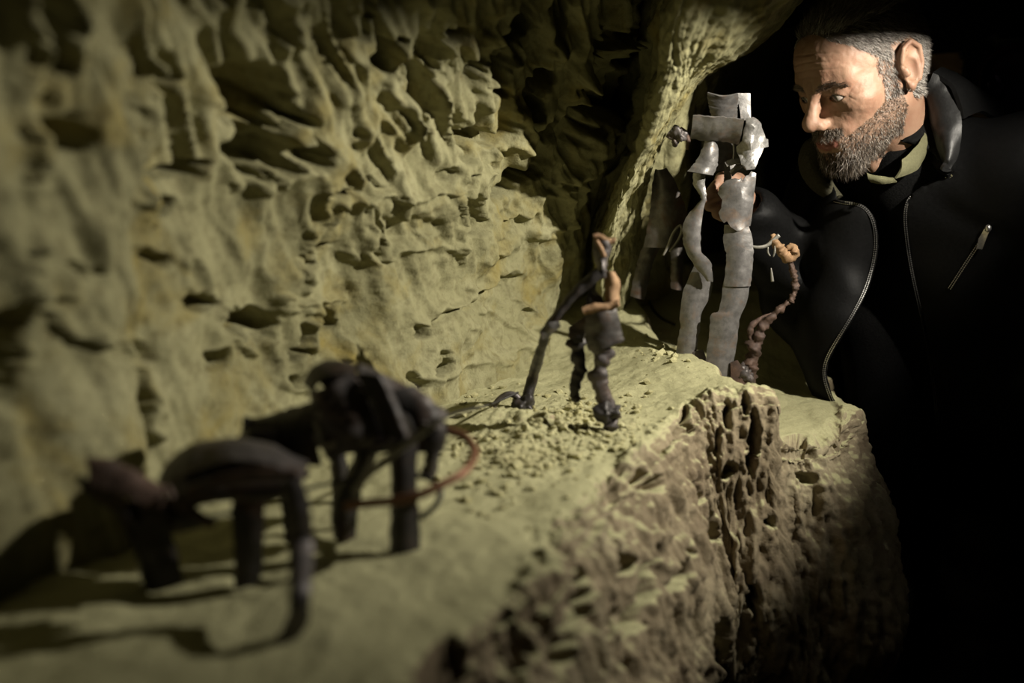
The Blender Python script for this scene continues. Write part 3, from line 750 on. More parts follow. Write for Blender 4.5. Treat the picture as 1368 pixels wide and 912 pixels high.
sheet('far_flank_sheet', PX(YR + .085, (418, 500), (440, 530), (452, 575), (456, 606)), PX(YR + .10, (480, 500), (520, 530), (560, 560), (580, 590)), M_IRON, ox, bulge=.006, nu=28, nv=12)
sheet('belly_sheet', PX(YR + .01, (436, 596), (470, 604), (520, 602), (556, 598)), PX(YR + .09, (440, 602), (474, 600), (522, 596), (560, 588)), M_IRON, ox, bulge=.004, nu=24)
tube('harness_rod', PX(YR - .02, (592, 557), (560, 580), (530, 603), (498, 628), (472, 658)), [.0026, .0034, .0034, .0034, .003], M_WIRE, ox, nu=40, label='pale grey rod slung along the flank')
tube('collar_rod', PX(YR + .01, (330, 577), (356, 594), (383, 612), (412, 636)), [.003, .004, .004, .003], M_RUST_DARK, ox, nu=30)

n0 = on_ledge(388, 848)
YF = float(n0[1])
ox2 = thing('metal_ox', 'dark sheet iron draught animal with raised rusty muzzle, leading the pair', 'sculpture', tuple(on_ledge(300, 790)))
YF2 = YF + .07
sheet('leg', PX(YF2 - .015, (376, 640), (384, 680), (388, 730)) + PX(YF, (390, 790), (384, 830), (374, 852)), PX(YF2 - .02, (402, 636), (414, 680), (418, 730)) + PX(YF - .004, (414, 790), (410, 828), (392, 858)), M_IRON_GREY, ox2, bulge=.008, nu=50)
sheet('leg', PX(YF2 + .03, (312, 648), (312, 690), (314, 735), (316, 782)), PX(YF2 + .02, (352, 650), (354, 690), (352, 735), (346, 778)), M_IRON, ox2, bulge=.012, nu=34)
sheet('leg', PX(YF2 + .03, (142, 655), (160, 690), (178, 730), (196, 782)), PX(YF2 + .02, (216, 664), (226, 700), (236, 735), (246, 778)), M_IRON, ox2, bulge=.014, nu=34)
sheet('leg', PX(YF2 + .10, (374, 640), (378, 680), (382, 722)), PX(YF2 + .10, (398, 640), (402, 680), (404, 722)), M_IRON, ox2, bulge=.006, nu=24)
sheet('muzzle', PX(YF2 + .02, (116, 617), (140, 618), (170, 634), (216, 660)), PX(YF2 - .01, (118, 646), (140, 652), (170, 664), (214, 682)), M_RUST_DARK, ox2, bulge=.012, nu=30, label='rust brown muzzle')
sheet('jaw', PX(YF2 - .006, (112, 640), (132, 648), (168, 668)), PX(YF2 + .014, (126, 654), (146, 668), (196, 700)), M_IRON, ox2, bulge=.006, nu=24)
sheet('ear', PX(YF2 + .0, (112, 640), (106, 634), (104, 644)), PX(YF2 + .01, (126, 644), (120, 650), (110, 654)), M_IRON, ox2, nu=12)
sheet('back_sheet', PX(YF2 + .08, (226, 640), (244, 608), (300, 594), (360, 602), (404, 622)), PX(YF2 + .02, (232, 660), (254, 630), (306, 616), (362, 624), (404, 644)), M_IRON_GREY, ox2, bulge=.010, nu=36, nv=12)
sheet('flank_sheet', PX(YF2 - .0, (232, 652), (280, 640), (340, 634), (402, 634)), PX(YF2 + .0, (256, 676), (296, 668), (346, 668), (400, 664)), M_IRON, ox2, bulge=.014, nu=34, nv=12)
sheet('far_flank_sheet', PX(YF2 + .085, (228, 640), (250, 612), (304, 600), (362, 606), (404, 624)), PX(YF2 + .08, (236, 690), (270, 672), (310, 668), (362, 664), (404, 660)), M_IRON, ox2, bulge=.004, nu=30, nv=10)
tube('flank_rod', PX(YF2 - .02, (248, 656), (300, 640), (350, 632), (400, 632)), [.003, .004, .004, .003], M_RUST_DARK, ox2, nu=34)
tube('breast_strap', PX(YF2 - .01, (222, 650), (232, 668), (256, 682), (288, 702)), [.003, .004, .0045, .003], M_RUST_DARK, ox2, nu=30)
sheet('breast_sheet', PX(YF2 + .03, (214, 662), (238, 672), (262, 676)), PX(YF2 + .03, (226, 712), (254, 706), (288, 702)), M_IRON, ox2, bulge=.006, nu=24)

# ------------------------------------------------------------------ reins and wires
def wire(name, label, pts, r, mat, nu=60):
    b = pts[len(pts) // 2]
    t = thing(name, label, 'wire', tuple(b))
    tube('strand', pts, r, mat, t, nu=nu, n=8)
    return t
wire('harness_wire', 'red-brown wire bent into a wide loop behind the humped animal',
     [P(462, 676, YR - .02), P(490, 672, YR - .03), P(525, 669, YR - .04), P(560, 661, YR - .04), P(592, 646, YR - .03), P(620, 630, YR - .01), P(634, 606, YR + .03), P(622, 584, YR + .06), P(597, 574, YR + .07)], .0042, M_COPPER)
wire('black_wire', 'short black wire curling beside the leg of the humped animal',
     [P(556, 634, YR + .03), P(575, 640, YR + .02), P(588, 655, YR + .01), P(582, 675, YR), P(562, 692, YR)], .0028, M_BLACKWIRE)
wire('rein', 'thin dark rein running from the humped animal back to the plough',
     [P(592, 558, YR + .06), P(625, 548, YR + .15), P(660, 538, YQ - .06), P(692, 524, YQ)], .0016, M_BLACKWIRE)
wire('trace_wire', 'thin dark trace wire stretched between the two animals',
     [P(470, 640, YR + .02), P(430, 648, YR), P(380, 662, YF2 + .06), P(320, 682, YF2 + .05), P(262, 694, YF2 + .04)], .0018, M_BLACKWIRE)

# ------------------------------------------------------------------ sand crumbs heaped around the plough
cv, cf = [], []
ico = bmesh.new(); bmesh.ops.create_icosphere(ico, subdivisions=1, radius=1.0)
iv = np.array([v.co[:] for v in ico.verts]); ico.verts.ensure_lookup_table()
if_ = np.array([[v.index for v in f.verts] for f in ico.faces]); ico.free()
k = 0
spots = [(690, 605, 55, 20, 600), (760, 555, 50, 26, 300), (800, 585, 40, 18, 160), (600, 530, 90, 22, 120), (870, 470, 60, 20, 90), (840, 560, 60, 40, 120), (700, 640, 90, 50, 120)]
for (sx, sy, rx, ry, cnt) in spots:
    for _ in range(cnt):
        x_p, y_p = random.gauss(sx, rx * .6), random.gauss(sy, ry * .6)
        p = on_ledge(x_p, y_p)
        if p[2] < LZ - .06: continue
        r = 0.0010 + 0.0065 * random.random() ** 5
        q = iv * r * (1 + .35 * RNG.standard_normal((len(iv), 1)).clip(-1, 1)) * np.array([1, 1, .75]) + p + np.array([0, 0, r * .3])
        cv.append(q); cf.append(if_ + k); k += len(iv)
crumbs = link('sand_crumbs', mesh_np('sand_crumbs', np.concatenate(cv), np.concatenate(cf), smooth=False), M_CRUMB, kind='stuff', label='loose pale sand crumbs scattered on the ledge around the plough', cat='sand')

# ------------------------------------------------------------------ signed distance modelling for bodies
def surface_net(Fv, org, h):
    nx, ny, nz = Fv.shape
    neg = Fv < 0
    c = neg[:-1, :-1, :-1].astype(np.int8)
    tot = np.zeros((nx - 1, ny - 1, nz - 1), np.int8)
    for i in (0, 1):
        for j in (0, 1):
            for k_ in (0, 1):
                tot += neg[i:nx - 1 + i, j:ny - 1 + j, k_:nz - 1 + k_]
    act = (tot > 0) & (tot < 8)
    ids = np.full(act.shape, -1, np.int32)
    cells = np.argwhere(act)
    ids[act] = np.arange(len(cells))
    corners = [(i, j, k_) for i in (0, 1) for j in (0, 1) for k_ in (0, 1)]
    cv_ = {q: Fv[cells[:, 0] + q[0], cells[:, 1] + q[1], cells[:, 2] + q[2]] for q in corners}
    acc = np.zeros((len(cells), 3)); cnt = np.zeros(len(cells))
    for a in corners:
        for ax in range(3):
            if a[ax] == 0:
                b = list(a); b[ax] = 1; b = tuple(b)
                fa, fb = cv_[a], cv_[b]
                m = (fa < 0) != (fb < 0)
                t = np.where(m, fa / np.where(fa - fb == 0, 1, fa - fb), 0)
                p = np.tile(np.array(a, float), (len(cells), 1)); p[:, ax] = t
                acc[m] += p[m]; cnt[m] += 1
    V = (cells + acc / cnt[:, None]) * h + np.array(org)
    faces = []
    for ax in range(3):
        sl0 = [slice(None)] * 3; sl1 = [slice(None)] * 3
        sl0[ax] = slice(0, -1); sl1[ax] = slice(1, None)
        a, b = neg[tuple(sl0)], neg[tuple(sl1)]
        e = np.argwhere(a != b)
        o1, o2 = [(1, 2), (2, 0), (0, 1)][ax]
        ok = (e[:, o1] > 0) & (e[:, o2] > 0) & (e[:, o1] < Fv.shape[o1] - 1) & (e[:, o2] < Fv.shape[o2] - 1)
        e = e[ok]
        def cid(d1, d2):
            q = e.copy(); q[:, o1] += d1; q[:, o2] += d2
            return ids[q[:, 0], q[:, 1], q[:, 2]]
        quad = np.stack([cid(-1, -1), cid(0, -1), cid(0, 0), cid(-1, 0)], 1)
        flip = ~a[e[:, 0], e[:, 1], e[:, 2]]
        quad[flip] = quad[flip][:, ::-1]
        faces.append(quad)
    return V, np.concatenate(faces)

class Field:
    def __init__(self, lo, hi, h):
        self.lo = np.array(lo, np.float32); self.h = h
        ax = [np.arange(lo[i], hi[i] + h, h, dtype=np.float32) for i in range(3)]
        self.X, self.Y, self.Z = np.meshgrid(*ax, indexing='ij')
        self.d = np.full(self.X.shape, 1.0, np.float32)
    def ball(self, c, r):
        r = np.broadcast_to(np.array(r, np.float32), (3,))
        x, y, z = (self.X - c[0]) / r[0], (self.Y - c[1]) / r[1], (self.Z - c[2]) / r[2]
        k0 = np.sqrt(x * x + y * y + z * z)
        x, y, z = x / r[0], y / r[1], z / r[2]
        k1 = np.sqrt(x * x + y * y + z * z) + 1e-6
        return k0 * (k0 - 1) / k1
    def cone(self, a, b, ra, rb):
        a = np.array(a, np.float32); b = np.array(b, np.float32); ab = b - a
        L2 = float((ab * ab).sum()) + 1e-12
        t = ((self.X - a[0]) * ab[0] + (self.Y - a[1]) * ab[1] + (self.Z - a[2]) * ab[2]) / L2
        t = np.clip(t, 0, 1)
        dx = self.X - a[0] - t * ab[0]; dy = self.Y - a[1] - t * ab[1]; dz = self.Z - a[2] - t * ab[2]
        return np.sqrt(dx * dx + dy * dy + dz * dz) - (ra + (rb - ra) * t)
    def add(self, o, k=0.02):
        hh = np.clip(0.5 + 0.5 * (self.d - o) / k, 0, 1)
        self.d = self.d * (1 - hh) + o * hh - k * hh * (1 - hh)
    def cut(self, o, k=0.006):
        o = -o
        hh = np.clip(0.5 - 0.5 * (self.d - o) / k, 0, 1)
        self.d = self.d * (1 - hh) + o * hh + k * hh * (1 - hh)
    def chain(self, pts, rad, k=0.02):
        o = None
        for i in range(len(pts) - 1):
            c = self.cone(pts[i], pts[i + 1], rad[i], rad[i + 1])
            o = c if o is None else np.minimum(o, c)
        self.add(o, k)
    def mesh(self):
        return surface_net(self.d, self.lo, self.h)

# ---- head, facing +Y, built on one half and mirrored
def build_head(h):
    f = Field((-0.0015 * 0 - 2 * h, -0.135, -0.20), (0.102, 0.142, 0.13), h)
    Xr = f.X.copy(); f.X = np.abs(f.X)
    f.d = f.ball((0, -0.018, 0.030), (0.0765, 0.098, 0.090))
    f.add(f.ball((0, 0.036, -0.030), (0.060, 0.056, 0.082)), 0.03)
    f.add(f.ball((0, 0.048, 0.048), (0.056, 0.040, 0.045)), 0.03)
    f.add(f.cone((0.053, -0.004, -0.050), (0.017, 0.068, -0.098), 0.017, 0.017), 0.028)
    f.add(f.ball((0, 0.076, -0.099), (0.021, 0.018, 0.017)), 0.022)
    f.add(f.ball((0.047, 0.052, -0.014), (0.021, 0.024, 0.017)), 0.025)
    f.add(f.ball((0, 0.074, -0.066), (0.034, 0.026, 0.026)), 0.022)
    f.add(f.cone((0.047, 0.066, 0.022), (0.006, 0.088, 0.017), 0.009, 0.009), 0.016)
    f.cut(f.ball((0.033, 0.101, -0.001), (0.020, 0.017, 0.0145)), 0.014)
    # nose
    f.add(f.cone((0, 0.087, 0.016), (0, 0.113, -0.026), 0.0075, 0.0105), 0.012)
    f.add(f.ball((0, 0.1145, -0.0305), (0.0115, 0.0115, 0.0105)), 0.008)
    f.add(f.ball((0.0125, 0.104, -0.0355), (0.0082, 0.0105, 0.0085)), 0.007)
    f.cut(f.ball((0.0068, 0.1075, -0.0425), (0.0035, 0.0055, 0.004)), 0.004)
    # lids around the eyeball
    eye = (0.0325, 0.0745, 0.000)
    lid = f.ball(eye, 0.0148)
    f.add(lid, 0.006)
    slit = np.abs(f.Z - (eye[2] - 0.0010) + 0.10 * np.abs(f.X - eye[0])) - np.clip(0.0060 - 30.0 * (f.X - eye[0]) ** 2, -0.004, 0.0060)
    slit = np.maximum(slit, eye[1] + 0.004 - f.Y)
    f.cut(slit, 0.0012)
    f.add(f.cone((0.021, 0.0855, 0.0085), (0.045, 0.077, 0.0085), 0.0035, 0.003), 0.006)
    f.add(f.cone((0.022, 0.0825, -0.0125), (0.043, 0.077, -0.013), 0.003, 0.0025), 0.008)
    # lips and the folds beside them
    f.add(f.cone((0.023, 0.0865, -0.0665), (0.004, 0.1005, -0.0615), 0.0035, 0.0062), 0.006)
    f.add(f.cone((0.021, 0.0865, -0.0715), (0.0, 0.098, -0.0745), 0.0038, 0.0066), 0.006)
    f.cut(f.cone((0.026, 0.0885, -0.0685), (0.0, 0.1075, -0.0685), 0.0012, 0.0016), 0.003)
    f.cut(f.cone((0.0195, 0.1025, -0.033), (0.037, 0.088, -0.064), 0.0026, 0.0022), 0.009)
    f.cut(f.ball((0, 0.104, -0.0855), (0.016, 0.006, 0.005)), 0.010)
    # ear
    f.add(f.cone((0.074, -0.006, 0.018), (0.070, 0.000, -0.022), 0.006, 0.006), 0.008)
    ex, ey, ez = 0.0835, -0.016, 0.000
    f.add(f.ball((ex, ey, ez + 0.004), (0.0065, 0.0195, 0.0335)), 0.006)
    f.cut(f.ball((ex + 0.0075, ey + 0.004, ez - 0.002), (0.0120, 0.0130, 0.0215)), 0.003)
    f.cut(f.ball((ex + 0.007, ey - 0.006, ez + 0.019), (0.0055, 0.0085, 0.0095)), 0.004)
    f.add(f.cone((ex + 0.004, ey + 0.012, ez - 0.006), (ex + 0.003, ey + 0.013, ez - 0.0), 0.0045, 0.0045), 0.004)
    f.add(f.cone((ex + 0.001, ey + 0.008, ez - 0.026), (ex - 0.002, ey + 0.007, ez - 0.030), 0.0065, 0.006), 0.006)
    rim_pts = [(ex + 0.003, ey + 0.016, ez + 0.012), (ex + 0.005, ey + 0.010, ez + 0.030), (ex + 0.006, ey - 0.006, ez + 0.036), (ex + 0.006, ey - 0.019, ez + 0.022), (ex + 0.005, ey - 0.018, ez - 0.002), (ex + 0.003, ey - 0.008, ez - 0.022)]
    f.chain(rim_pts, [0.003, 0.0034, 0.0036, 0.0036, 0.0032, 0.0034], 0.003)
    # neck
    f.add(f.cone((0, -0.030, -0.040), (0, -0.060, -0.19), 0.056, 0.060), 0.030)
    f.add(f.cone((0.052, -0.035, -0.045), (0.018, 0.000, -0.19), 0.012, 0.014), 0.02)
    f.add(f.ball((0, 0.018, -0.140), (0.012, 0.014, 0.016)), 0.02)
    V1, F1 = surface_net(f.d, f.lo, h)
    # mirror: drop cells beyond the middle, flip, weld
    keep = (V1[F1][:, :, 0].mean(1) > -h * 0.5)
    F1 = F1[keep]
    V1[:, 0] = np.where(np.abs(V1[:, 0]) < h * 0.75, 0, V1[:, 0])
    used = np.unique(F1); remap = np.full(len(V1), -1); remap[used] = np.arange(len(used))
    V1 = V1[used]; F1 = remap[F1]
    V2 = V1 * np.array([-1, 1, 1])
    return np.concatenate([V1, V2]), np.concatenate([F1, F1[:, ::-1] + len(V1)])

HV, HF = build_head(0.0014)
bm = bmesh.new()
_m = mesh_np('tmp', HV, HF); bm.from_mesh(_m)
bmesh.ops.remove_doubles(bm, verts=bm.verts[:], dist=0.0005)
for _ in range(3): bmesh.ops.smooth_vert(bm, verts=bm.verts[:], factor=0.4, use_axis_x=True, use_axis_y=True, use_axis_z=True)
bmesh.ops.recalc_face_normals(bm, faces=bm.faces[:])
bm.normal_update()
HV = np.array([v.co[:] for v in bm.verts]); HN = np.array([v.normal[:] for v in bm.verts])
HF = np.array([[v.index for v in f.verts] for f in bm.faces if len(f.verts) == 4])
bm.free()
# age lines: across the forehead, beside the eyes, between the brows, under the eyes
x, y, z = HV[:, 0], HV[:, 1], HV[:, 2]; ax_ = np.abs(x)
fh_ = sstep(0.030, 0.040, z) * sstep(0.078, 0.066, z) * sstep(0.04, 0.06, y) * sstep(0.055, 0.04, ax_)
wrk = -0.0007 * fh_ * np.clip(np.sin((z + 0.15 * ax_ ** 2 / 0.05 + 0.002 * vnoise(x * 60, y * 60, z * 60)) * 2 * math.pi / 0.011), 0, 1) ** 2
dx_, dz_ = ax_ - 0.047, z + 0.001
cr = np.hypot(dx_, dz_); ca = np.arctan2(dz_, dx_ + 0.3 * (0.072 - y))
wrk += -0.0008 * sstep(0.003, 0.006, cr) * sstep(0.022, 0.012, cr) * (y < 0.078) * (y > 0.035) * np.clip(np.cos(ca * 9), 0, 1) ** 2 * (np.abs(ca) < 0.9)
wrk += -0.0012 * np.exp(-((ax_ - 0.0065) / 0.0018) ** 2) * sstep(0.012, 0.018, z) * sstep(0.034, 0.026, z) * (y > 0.07)
wrk += -0.0010 * np.exp(-((z + 0.0215 + 0.25 * (ax_ - 0.03) ** 2 / 0.02) / 0.0018) ** 2) * sstep(0.016, 0.022, ax_) * sstep(0.050, 0.042, ax_) * (y > 0.06)
wrk += 0.0006 * fbm(x * 90, y * 90, z * 90, 3) * sstep(-0.02, 0.02, y)
HV = HV + HN * wrk[:, None]

# pose of the head
yaw, pit_, roll = math.radians(65), math.radians(25), math.radians(0)
fh = np.array([-math.sin(yaw), -math.cos(yaw), 0.0])
fw = fh * math.cos(pit_) + np.array([0, 0, -math.sin(pit_)])
rt = np.cross(fh, [0, 0, 1.0])
upv = np.cross(rt, fw)
rt2 = rt * math.cos(roll) + upv * math.sin(roll); up2 = upv * math.cos(roll) - rt * math.sin(roll)
HR = np.stack([rt2, fw, up2], 1)           # local -> world
EYE_W = P(1113, 131, 1.50)
HO = EYE_W - HR @ np.array([-0.0325, 0.089, 0.0])
def hw(p): return np.asarray(p) @ HR.T + HO

# ---- materials of the man
def skin_mat(name, col, red):
    m, nt, b = new_mat(name)
    pos = N(nt, 'ShaderNodeNewGeometry').outputs['Position']
    n1 = noise_node(nt, pos, 45, 5, 0.6)
    n2 = noise_node(nt, pos, 700, 2, 0.6)
    c = ramp(nt, n1, [(0.35, col), (0.7, red)])
    nt.links.new(c, b.inputs['Base Color'])
    b.inputs['Roughness'].default_value = 0.55
    b.inputs['Specular IOR Level'].default_value = 0.35
    b.inputs['Subsurface Weight'].default_value = 0.12
    b.inputs['Subsurface Radius'].default_value = (0.012, 0.005, 0.003)
    b.inputs['Subsurface Scale'].default_value = 0.3
    bump(nt, b, n2, 0.45, 0.0008)
    return m
M_SKIN = skin_mat('skin', (0.245, 0.15, 0.099), (0.215, 0.114, 0.074))
def hair_mat(name, stops):
    m, nt, b = new_mat(name)
    g = N(nt, 'ShaderNodeNewGeometry').outputs['Random Per Island']
    nt.links.new(ramp(nt, g, stops), b.inputs['Base Color'])
    b.inputs['Roughness'].default_value = 0.45
    return m
M_HAIR = hair_mat('grey_hair', [(0.0, (0.05, 0.042, 0.036)), (0.35, (0.13, 0.115, 0.1)), (0.7, (0.32, 0.29, 0.26)), (1.0, (0.5, 0.47, 0.43))])
M_BEARD = hair_mat('greying_beard', [(0.0, (0.028, 0.021, 0.015)), (0.6, (0.08, 0.057, 0.039)), (0.85, (0.17, 0.135, 0.1)), (1.0, (0.5, 0.45, 0.4))])
M_BROW = hair_mat('brow_hair', [(0.0, (0.03, 0.022, 0.016)), (1.0, (0.2, 0.15, 0.115))])
M_LEATHER = plain_mat('black_leather', (0.004, 0.004, 0.004), 0.55, 0.0, 0.09, nscale=220, var=0.3, bump_s=0.25)
M_COLLAR = plain_mat('worn_leather', (0.010, 0.010, 0.010), 0.45, 0.0, 0.3, nscale=180, var=0.3, bump_s=0.3)
M_LINING = plain_mat('olive_fleece', (0.05, 0.047, 0.03), 0.95, 0.0, 0.1, nscale=300, var=0.3, bump_s=0.5)
M_KNIT = plain_mat('black_knit', (0.006, 0.006, 0.006), 0.95, 0.0, 0.05, nscale=300, var=0.4, bump_s=0.8)
M_SHIRT = plain_mat('olive_shirt', (0.095, 0.092, 0.052), 0.9, 0.0, 0.1, nscale=300, var=0.15, bump_s=0.3)
M_TROUSER = plain_mat('dark_grey_trousers', (0.035, 0.035, 0.028), 0.9, 0.0, 0.1, nscale=200, var=0.2, bump_s=0.3)
M_SHOE = plain_mat('black_shoes', (0.012, 0.011, 0.01), 0.5, 0.0, 0.4)
M_ZIP = plain_mat('steel_zip', (0.5, 0.49, 0.47), 0.3, 0.9, nscale=300, var=0.2, bump_s=0.1)
M_SCLERA = plain_mat('eye_white', (0.30, 0.26, 0.23), 0.35, 0.0, 0.3, nscale=20, var=0.05, bump_s=0.0)
M_IRIS = plain_mat('eye_iris', (0.05, 0.04, 0.03), 0.12, 0.0, 0.5, nscale=900, var=0.4, bump_s=0.0)
M_PUPIL = plain_mat('eye_pupil', (0.004, 0.004, 0.004), 0.08, 0.0, 0.5, bump_s=0.0)

# ---- body skeleton in the room
NECK = hw((0, -0.058, -0.155))
RS = P(1118, 268, 1.76); LS = P(1392, 236, 1.50)
RE = P(1072, 392, 1.72); RW = P(1002, 292, 1.63)
CHEST = P(1262, 330, 1.68); BELLY = P(1292, 520, 1.76); HIP = np.array([0.86, 1.84, 0.92])
sh = (LS - RS); sh[2] = 0; sh /= np.linalg.norm(sh)
bf = np.array([sh[1], -sh[0], 0.0]); bf = bf if bf[1] < 0 else -bf    # the way the chest faces
LE = LS + np.array([0.10, 0.05, -0.29]); LW = LE + np.array([-0.02, -0.12, -0.22])
RH, LH = HIP - sh * 0.085 + np.array([0, 0, -.04]), HIP + sh * 0.085 + np.array([0, 0, -.04])
RK = RH + np.array([-0.03, 0.04, -0.40]); LK = LH + np.array([-0.05, -0.05, -0.40])
RA = np.array([RK[0] - 0.01, RK[1] + 0.10, 0.085]); LA = np.array([LK[0] + 0.0, LK[1] + 0.10, 0.085])

def torso_field(f):
    f.d = f.cone(NECK, NECK * .4 + CHEST * .6, 0.056, 0.09)
    f.add(f.cone(RS * .8 + CHEST * .2, LS * .8 + CHEST * .2, 0.062, 0.062), 0.06)
    f.add(f.cone(NECK + np.array([0, 0, -.05]), LS * .85 + NECK * .15, 0.05, 0.058), 0.05)
    f.add(f.cone(NECK + np.array([0, 0, -.05]), RS * .85 + NECK * .15, 0.05, 0.058), 0.05)
    f.add(f.cone(CHEST - sh * .075, CHEST + sh * .075, 0.112, 0.112), 0.06)
    f.add(f.cone(CHEST - sh * .06, BELLY - sh * .05, 0.11, 0.115), 0.06)
    f.add(f.cone(CHEST + sh * .06, BELLY + sh * .05, 0.11, 0.115), 0.06)
    f.add(f.cone(BELLY - sh * .05, HIP - sh * .07, 0.115, 0.11), 0.06)
    f.add(f.cone(BELLY + sh * .05, HIP + sh * .07, 0.115, 0.11), 0.06)
def arms_field(f):
    f.chain([RS, RE, RW], [0.056, 0.043, 0.030], 0.04)
    f.chain([LS, LE, LW], [0.056, 0.043, 0.030], 0.04)
def legs_field(f):
    f.chain([RH, RK, RA], [0.088, 0.060, 0.042], 0.05)
    f.chain([LH, LK, LA], [0.088, 0.060, 0.042], 0.05)

lo, hi = (0.28, 1.30, 0.0), (1.22, 2.12, 1.62)
fb = Field(lo, hi, 0.0095)
torso_field(fb); arms_field(fb); legs_field(fb)
for A_ in (RA, LA):
    fb.add(fb.cone(A_ + np.array([0.02, .04, -.045]), A_ + bf * 0.17 + np.array([0, 0, -.055]), .034, .026), 0.03)
lh = LW + (LW - LE) / np.linalg.norm(LW - LE) * 0.08
fb.add(fb.cone(LW, lh, 0.028, 0.03), 0.02)
BV, BF_ = fb.mesh()

# ---- right hand closing on the figure's arm, left hand hanging
def hand_field(f, wrist, knuck, fingers, thumb):
    f.d = f.cone(wrist, wrist * .5 + np.mean(knuck, 0) * .5, 0.026, 0.022)
    for a, b in zip(knuck[:-1], knuck[1:]):
        f.add(f.cone(a, b, 0.012, 0.012), 0.012)
    for a in knuck:
        f.add(f.cone(wrist * .75 + a * .25, a, 0.016, 0.0115), 0.014)
    for fi in fingers:
        f.chain(fi, [0.0095, 0.0088, 0.0084, 0.0074][:len(fi)], 0.004)
    f.chain(thumb, [0.014, 0.0115, 0.0095, 0.0085][:len(thumb)], 0.010)
YK = 1.635
kn = [P(985, 243, YK), P(988, 256, YK + .002), P(990, 269, YK + .002), P(990, 281, YK)]
fingers = [[kn[0], P(968, 243, 1.605), P(957, 247, 1.588), P(949, 256, 1.582)],
           [kn[1], P(968, 258, 1.603), P(955, 263, 1.585), P(945, 268, 1.582)],
           [kn[2], P(970, 271, 1.605), P(957, 277, 1.588), P(947, 276, 1.584)],
           [kn[3], P(974, 285, 1.608), P(965, 289, 1.595), P(957, 286, 1.588)]]
thumb = [P(1000, 272, 1.625), P(990, 246, 1.615), P(975, 236, 1.605), P(963, 237, 1.600)]
pts = np.concatenate([np.array(kn), np.concatenate(fingers), np.array(thumb), RW[None]])
fhn = Field(pts.min(0) - .035, pts.max(0) + .035, 0.0018)
hand_field(fhn, RW, kn, fingers, thumb)
RHV, RHF = fhn.mesh()
# left hand, relaxed
ld_ = (LW - LE) / np.linalg.norm(LW - LE); ls_ = np.cross(ld_, [1, 0, 0]); ls_ /= np.linalg.norm(ls_); ln_ = np.cross(ld_, ls_)
kn2 = [LW + ld_ * .085 + ls_ * o for o in (-.028, -.009, .01, .028)]
f2 = [[a, a + ld_ * .04 * s_ + ln_ * .006, a + ld_ * .062 * s_ + ln_ * .02, a + ld_ * .07 * s_ + ln_ * .036] for a, s_ in zip(kn2, (.95, 1.08, 1.0, .8))]
th2 = [LW + ld_ * .03 - ls_ * .02, LW + ld_ * .055 - ls_ * .045 + ln_ * .01, LW + ld_ * .08 - ls_ * .05 + ln_ * .02, LW + ld_ * .1 - ls_ * .048 + ln_ * .028]
pts = np.concatenate([np.array(kn2), np.concatenate(f2), np.array(th2), LW[None]])
fl2 = Field(pts.min(0) - .035, pts.max(0) + .035, 0.003)
hand_field(fl2, LW, kn2, f2, th2)
LHV, LHF = fl2.mesh()

allV, allF, off_ = [], [], 0
for v, f in ((hw(HV), HF), (BV, BF_), (RHV, RHF), (LHV, LHF)):
    allV.append(v); allF.append(f + off_); off_ += len(v)
M_LIP = skin_mat('lip_skin', (0.22, 0.085, 0.062), (0.19, 0.07, 0.055))
M_STUB = skin_mat('stubbled_skin', (0.17, 0.105, 0.07), (0.14, 0.085, 0.056))
M_SCALP = skin_mat('hairy_scalp', (0.10, 0.08, 0.066), (0.08, 0.062, 0.05))
man = link('person', mesh_np('person', np.concatenate(allV), np.concatenate(allF)), [M_SKIN, M_LIP, M_STUB, M_SCALP],
           label='bearded man in black leather jacket leaning in to look at the metal figures', cat='person')

# ---- eyes
def eyeball(sx, parent, Rm, O):
    c = np.array([0.0325 * sx, 0.0745, 0.0])
    nt_, npn = 20, 28
    th_ = np.linspace(0, math.pi, nt_); ph_ = np.linspace(0, 2 * math.pi, npn, endpoint=False)
    g = np.array([0.0, 0.985, -0.17]); g[0] = 0.10; g /= np.linalg.norm(g)
    e1 = np.cross(g, [0, 0, 1]); e1 /= np.linalg.norm(e1); e2 = np.cross(e1, g)
    D = np.cos(th_)[:, None, None] * g + np.sin(th_)[:, None, None] * (np.cos(ph_)[None, :, None] * e1 + np.sin(ph_)[None, :, None] * e2)
    V = c + D * 0.0131
    V = V.reshape(-1, 3) @ Rm.T + O
    Fq = grid_faces(nt_, npn, wrap=True)
    ob = part('eye', V, Fq, [M_SCLERA, M_IRIS, M_PUPIL], parent)
    row = np.repeat(np.arange(nt_ - 1), npn)
    mi = np.where(row < 1, 2, np.where(row < 3, 1, 0)).astype(np.int32)
    if len(ob.data.polygons) == len(mi):
        ob.data.polygons.foreach_set('material_index', mi)
    return ob
for s_ in (-1, 1): eyeball(s_, man, HR, HO)

